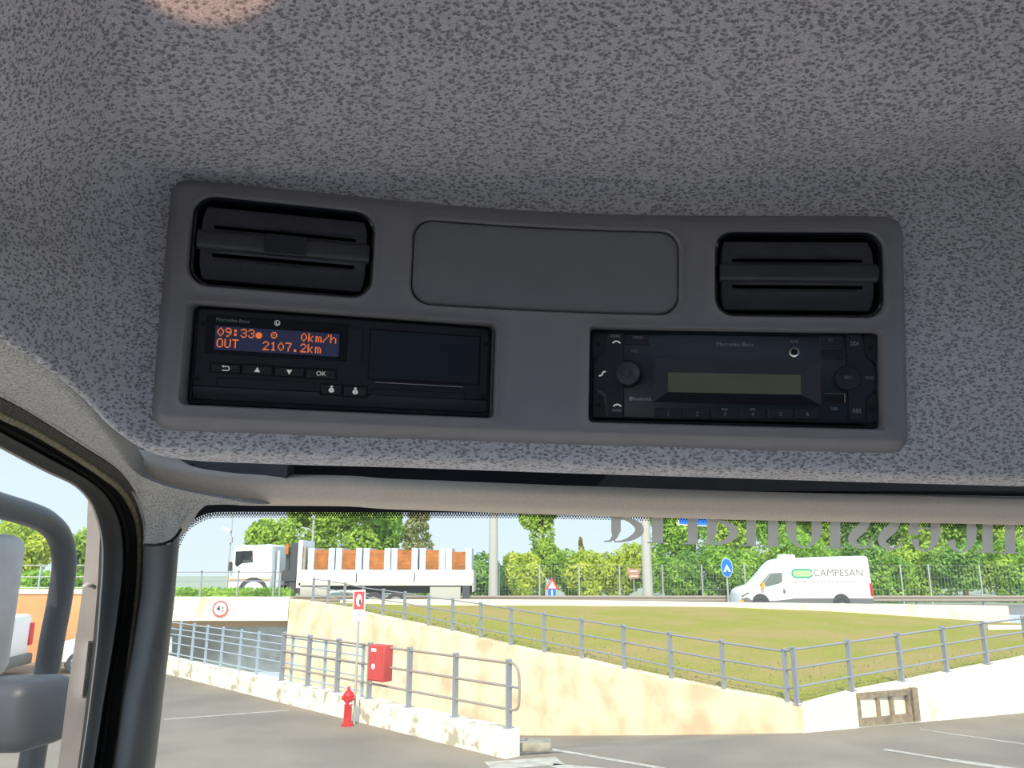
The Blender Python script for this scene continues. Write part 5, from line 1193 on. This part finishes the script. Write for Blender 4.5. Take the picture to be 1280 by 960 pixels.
mb = MB(); mb.rings([[Vector((x, y, z)) for x, z in lg], [Vector((x, y, z)) for x, z in li]]); mb.f = [f for f in mb.f if not all((mb.v[i].x - (x0 + x1) / 2) > .40 and abs(mb.v[i].z - (z0 + z1) / 2) < .12 for i in f)]
child(mb.build('logo_outline', M['greenlogo'], fix=False), van)
child(xz_plate(li, VY - .005, .002).build('logo_field', mat('logo_pale_green', (.42, .66, .28), .5)), van)
cx_, cz_ = vp(1047.5, 716.5)
child(text_xz('CAMPESAN', .50, Vector((cx_, 0, cz_)), VY - .008, 1.0).build('van_lettering', M['greytrim'], fix=False), van)
cx_, cz_ = vp(1030, 727.2); mb = MB(); random.seed(4); x = -1.65
while x < 1.7:
    l = random.uniform(.05, .16); mb.box((cx_ + x, VY - .006, cz_ + random.uniform(-.02, .02)), (l, .004, .09)); x += l + random.uniform(.03, .09)
child(mb.build('van_small_lettering', M['postgrey']), van)
for u in (966.5, 1020): vplate('panel_seam', [(u, 730), (u + .5, 730), (u + .5, 754), (u, 754)], M['pole'], -.006)

# ------------------------------------------------------------------ what the left door window shows
zt = W(50, 742, 25.4).z
tag(MB().box((-27.3, 25.6, zt / 2), (31, .4, zt)).build('wall_left_outside', M['orangewall']), 'orange rendered wall seen through the left door window', kind='structure')
tag(MB().box((-27.3, 25.6, zt + .06), (31, .5, .14)).build('wall_coping', M['beam']), 'pale coping on the orange wall', kind='structure')
ps = []
for k in range(9): X = -12.2 - k * 1.55; ps.append((Vector((X, 25.65, zt + .1)), Vector((X, 25.65, zt + .1 + .80))))
railing('terrace_railing', ps, (.97, .52, .10), 'thin pale railing on top of the orange wall, seen through the door window', M['railblue'], M['pole'], pr_=(.04, .04), rr_=.016)
VB = GP(39, 841); vb2 = empty('parked_van', (VB.x, VB.y, 0), 'white parked van with a tall red tail light, half hidden by the mirror housing', 'van')
m2_ = Matrix.Translation(Vector((VB.x - .35, 23.0, 0))) @ Matrix.Rotation(R_(8), 4, 'Z')
def vbx(name, c, d, m, r=.06): return child(rbox(MB(), c, d, r).build(name, m, smooth=40, xf=m2_), vb2)
vbx('body', (-1.3, -.6, .98), (2.9, 1.7, 1.25), M['white'], .14); vbx('bumper', (-1.2, -.6, .38), (2.9, 1.72, .30), M['greytrim'], .05)
vbx('tail_light', (.08, .14, 1.05), (.24, .24, .62), M['redlight'], .03)
for x in (-.5, -2.2): wheel(m2_ @ Vector((x, -1.48, .33)), .33, vb2, .2)
cb = GP(60, 846); car = empty('parked_car', (cb.x, cb.y, 0), 'white parked car seen between the mirror arm and the door frame', 'car')
mc = Matrix.Translation(Vector((cb.x, cb.y + .2, 0))) @ Matrix.Rotation(R_(42), 4, 'Z') @ Matrix.Diagonal((.80, .7, .95, 1)) @ Matrix.Rotation(0, 4, 'X')
prof = [(0, .30), (-.02, .62), (.25, .80), (1.0, .92), (1.65, 1.38), (2.2, 1.46), (3.1, 1.42), (3.75, 1.0), (3.95, .85), (4.0, .35)]
def carbody(o, w_, r, z=0):
    return MB().rings([[Vector((x, y, zz_)) for x, zz_ in p] for p, y in ((inset(o, r), 0), (o, r), (o, w_ - r), (inset(o, r), w_))], True, True)
child(carbody(prof, 1.7, .12).build('body', M['white'], smooth=40, xf=mc), car)
gp_ = [(1.15, .95), (1.72, 1.33), (2.2, 1.39), (3.0, 1.35), (3.5, 1.0), (3.4, .95)]
for y in (-.01, 1.70): child(MB().rings([[Vector((x, y, z)) for x, z in gp_], [Vector((x, y + .02, z)) for x, z in gp_]], True, True).build('side_window', M['carglass'], xf=mc), car)
child(rbox(MB(), (1.15, -.12, .98), (.2, .16, .14), .03).build('wing_mirror', M['white'], smooth=40, xf=mc), car)
ax = mc.to_3x3() @ Vector((0, 1, 0))
for x in (.75, 3.2): wheel(mc @ Vector((x, -.02, .31)), .31, car, .2, ax)

# ------------------------------------------------------------------ trees
def tree(name, label, cat, u, v, ru, rv, Y, m, n=1800, lumps=9, size=.24, zg=.66, trunk=True, cone=False, group=None, seed=1):
    random.seed(seed); c = W(u, v, Y); s_ = (W(u + 1, v, Y) - W(u, v, Y)).length; rx, rz = ru * s_, rv * s_; ry = rx * .8
    e = empty(name, (c.x, c.y + 0, zg), label, cat, group)
    mb = MB(); L = []
    for k in range(lumps):
        if cone:
            t_ = (k + .5) / lumps; L.append((Vector((random.gauss(0, .05) * rx, random.gauss(0, .05) * ry, (-1 + 1.9 * t_) * rz)), rx * (1.0 - .82 * t_), rx * (1.0 - .82 * t_), rz / lumps * 1.5))
        else:
            a = 2 * PI * k / lumps + random.random(); q = random.uniform(.25, .62); zz_ = random.uniform(-.62, .62); f_ = random.uniform(.38, .56)
            L.append((Vector((math.cos(a) * q * rx, math.sin(a) * q * ry, zz_ * rz)), rx * f_, ry * f_, min(rx, rz) * f_ * 1.05))
    if not cone: L.append((Vector((0, 0, 0)), rx * .6, ry * .6, rz * .6))
    def fn():
        o, a, b, d = random.choice(L); t_ = Vector((random.gauss(0, 1), random.gauss(0, 1), random.gauss(0, 1))).normalized(); q = random.uniform(.72, 1.06)
        return c + o + Vector((t_.x * a * q, t_.y * b * q, t_.z * d * q)), t_
    leafcloud(mb, int(n * 2.4), size * .60, fn)
    child(mb.build('foliage', m, fix=False), e)
    if trunk:
        g_ = Vector((c.x, c.y, zg)); t_ = MB().tube([g_, g_.lerp(c, .5) + Vector((.1, 0, 0)), c + Vector((0, 0, rz * .3))], [max(.12, rx * .07), max(.09, rx * .05), .05], 8)
        for k in range(4): t_.tube([g_.lerp(c, .7), c + L[k][0] * .8], [.07, .03], 6)
        child(t_.build('trunk', M['bark'], smooth=60), e)
    return e
lb_, lm_, ly_, lo_, ld_ = M['leaf_bright'], M['leaf_mid'], M['leaf_yellow'], M['leaf_olive'], M['leaf_deep']
T = [  # u, v, ru, rv, distance, material, leaves, label
 (337, 688, 36, 40, 54, lb_, 2600, 'bright green tree directly behind the lorry cab, leftmost behind the lorry'),
 (385, 664, 42, 60, 57, lb_, 3400, 'tall bright green tree behind the thin lamp post and the lorry headboard'),
 (437, 664, 42, 62, 56, lb_, 3400, 'tall bright green tree behind the second and third brick pallets'),
 (478, 672, 30, 52, 58, lm_, 2400, 'bright tree standing just left of the olive conifer'),
 (678, 670, 27, 72, 52, lb_, 3000, 'slender column shaped green tree alone against the sky, above the triangular sign'),
 (846, 662, 46, 48, 55, lm_, 3000, 'green tree just right of the second mast, behind the blue board'),
 (905, 650, 48, 46, 57, lb_, 3000, 'bright tree above the blue oval sign'),
 (965, 652, 48, 50, 56, lm_, 3200, 'green tree behind the nose of the white van'),
 (1022, 648, 46, 44, 58, lb_, 2800, 'bright tree crown above the van roof unit'),
 (1085, 655, 46, 56, 56, ld_, 3200, 'deep green tree behind the van tail'),
 (1140, 668, 46, 54, 55, lb_, 3200, 'bright tree just right of the van, behind the fence'),
 (1196, 655, 44, 50, 57, lm_, 2800, 'green tree behind the mirrored letters c and o'),
 (1250, 668, 46, 62, 55, lb_, 3400, 'bright tree behind the last fence post at the right'),
 (1305, 655, 44, 62, 57, ld_, 2600, 'deep green tree at the right edge of the view'),
 (28, 700, 44, 46, 44, ly_, 2400, 'yellow green tree seen under the mirror arm'),
 (92, 700, 34, 52, 46, lb_, 2400, 'bright tree between the mirror arm and the grey door post'),
 (-50, 700, 50, 60, 45, lm_, 1600, 'green tree behind the mirror housing'),
]
for i, (u, v, ru, rv, Y, m, n, lab) in enumerate(T): tree('leafy_tree', lab, 'tree', u, v, ru, rv, Y, m, n, seed=20 + i, group='leafy trees beyond the road' if i < 14 else None, size=.26)
tree('conifer', 'olive conifer to the right of the bright trees, above the last pallets', 'tree', 522, 672, 32, 78, 58, lo_, 2800, cone=True, lumps=12, seed=5, size=.22)
tree('conifer', 'small thin conifer tip rising out of the yellow green shrubs left of the brown sign', 'tree', 727, 705, 9, 34, 53, lo_, 500, cone=True, lumps=8, seed=6, size=.18)
Bs = [(604, 724, 30, 28, ld_, 'dark shrub behind the lorry tailboard and the left mast'), (640, 726, 34, 24, lm_, 'shrub between the left mast and the column shaped tree'), (655, 722, 28, 26, ly_, 'yellow green shrub left of the triangular sign'), (712, 722, 30, 26, lb_, 'bright shrub right of the triangular sign'),
 (745, 717, 34, 28, ly_, 'yellow green shrub in the middle, below the small conifer tip'), (785, 714, 34, 32, ly_, 'yellow green shrub behind the brown sign'), (828, 718, 34, 32, lm_, 'shrub right of the second mast'), (872, 716, 36, 32, ld_, 'deep green shrub left of the blue oval sign'),
 (915, 718, 36, 30, lm_, 'shrub behind the blue oval sign'), (955, 714, 36, 34, lb_, 'bright shrub behind the van bonnet'), (1110, 716, 36, 34, lm_, 'shrub directly right of the van tail'), (1150, 718, 36, 32, lb_, 'bright shrub right of the van, by the second post'),
 (1195, 716, 36, 34, ld_, 'deep green shrub in front of the wire fence post pair'), (1238, 718, 36, 34, lb_, 'bright shrub left of the last fence post'), (1282, 716, 36, 36, lm_, 'shrub at the right edge behind the fence'), (1060, 700, 44, 30, ld_, 'deep green shrub hidden behind the van box'),
 (1000, 700, 44, 34, lm_, 'shrub behind the van windscreen and roof'), (350, 722, 34, 22, lm_, 'shrub behind the gap between cab and headboard'), (560, 728, 40, 20, lm_, 'shrub behind the rearmost pallets of the lorry'), (-12, 742, 40, 22, ly_, 'low shrub behind the mirror housing'), (70, 742, 46, 22, lm_, 'low shrub behind the terrace railing')]
for i, (u, v, ru, rv, m, lab) in enumerate(Bs): tree('shrub', lab, 'shrub', u, v, ru * 1.2, rv * 1.15, (51 if i % 2 else 50) if u > 100 else 38, m, 1900, lumps=6, seed=60 + i, trunk=False, size=.22)
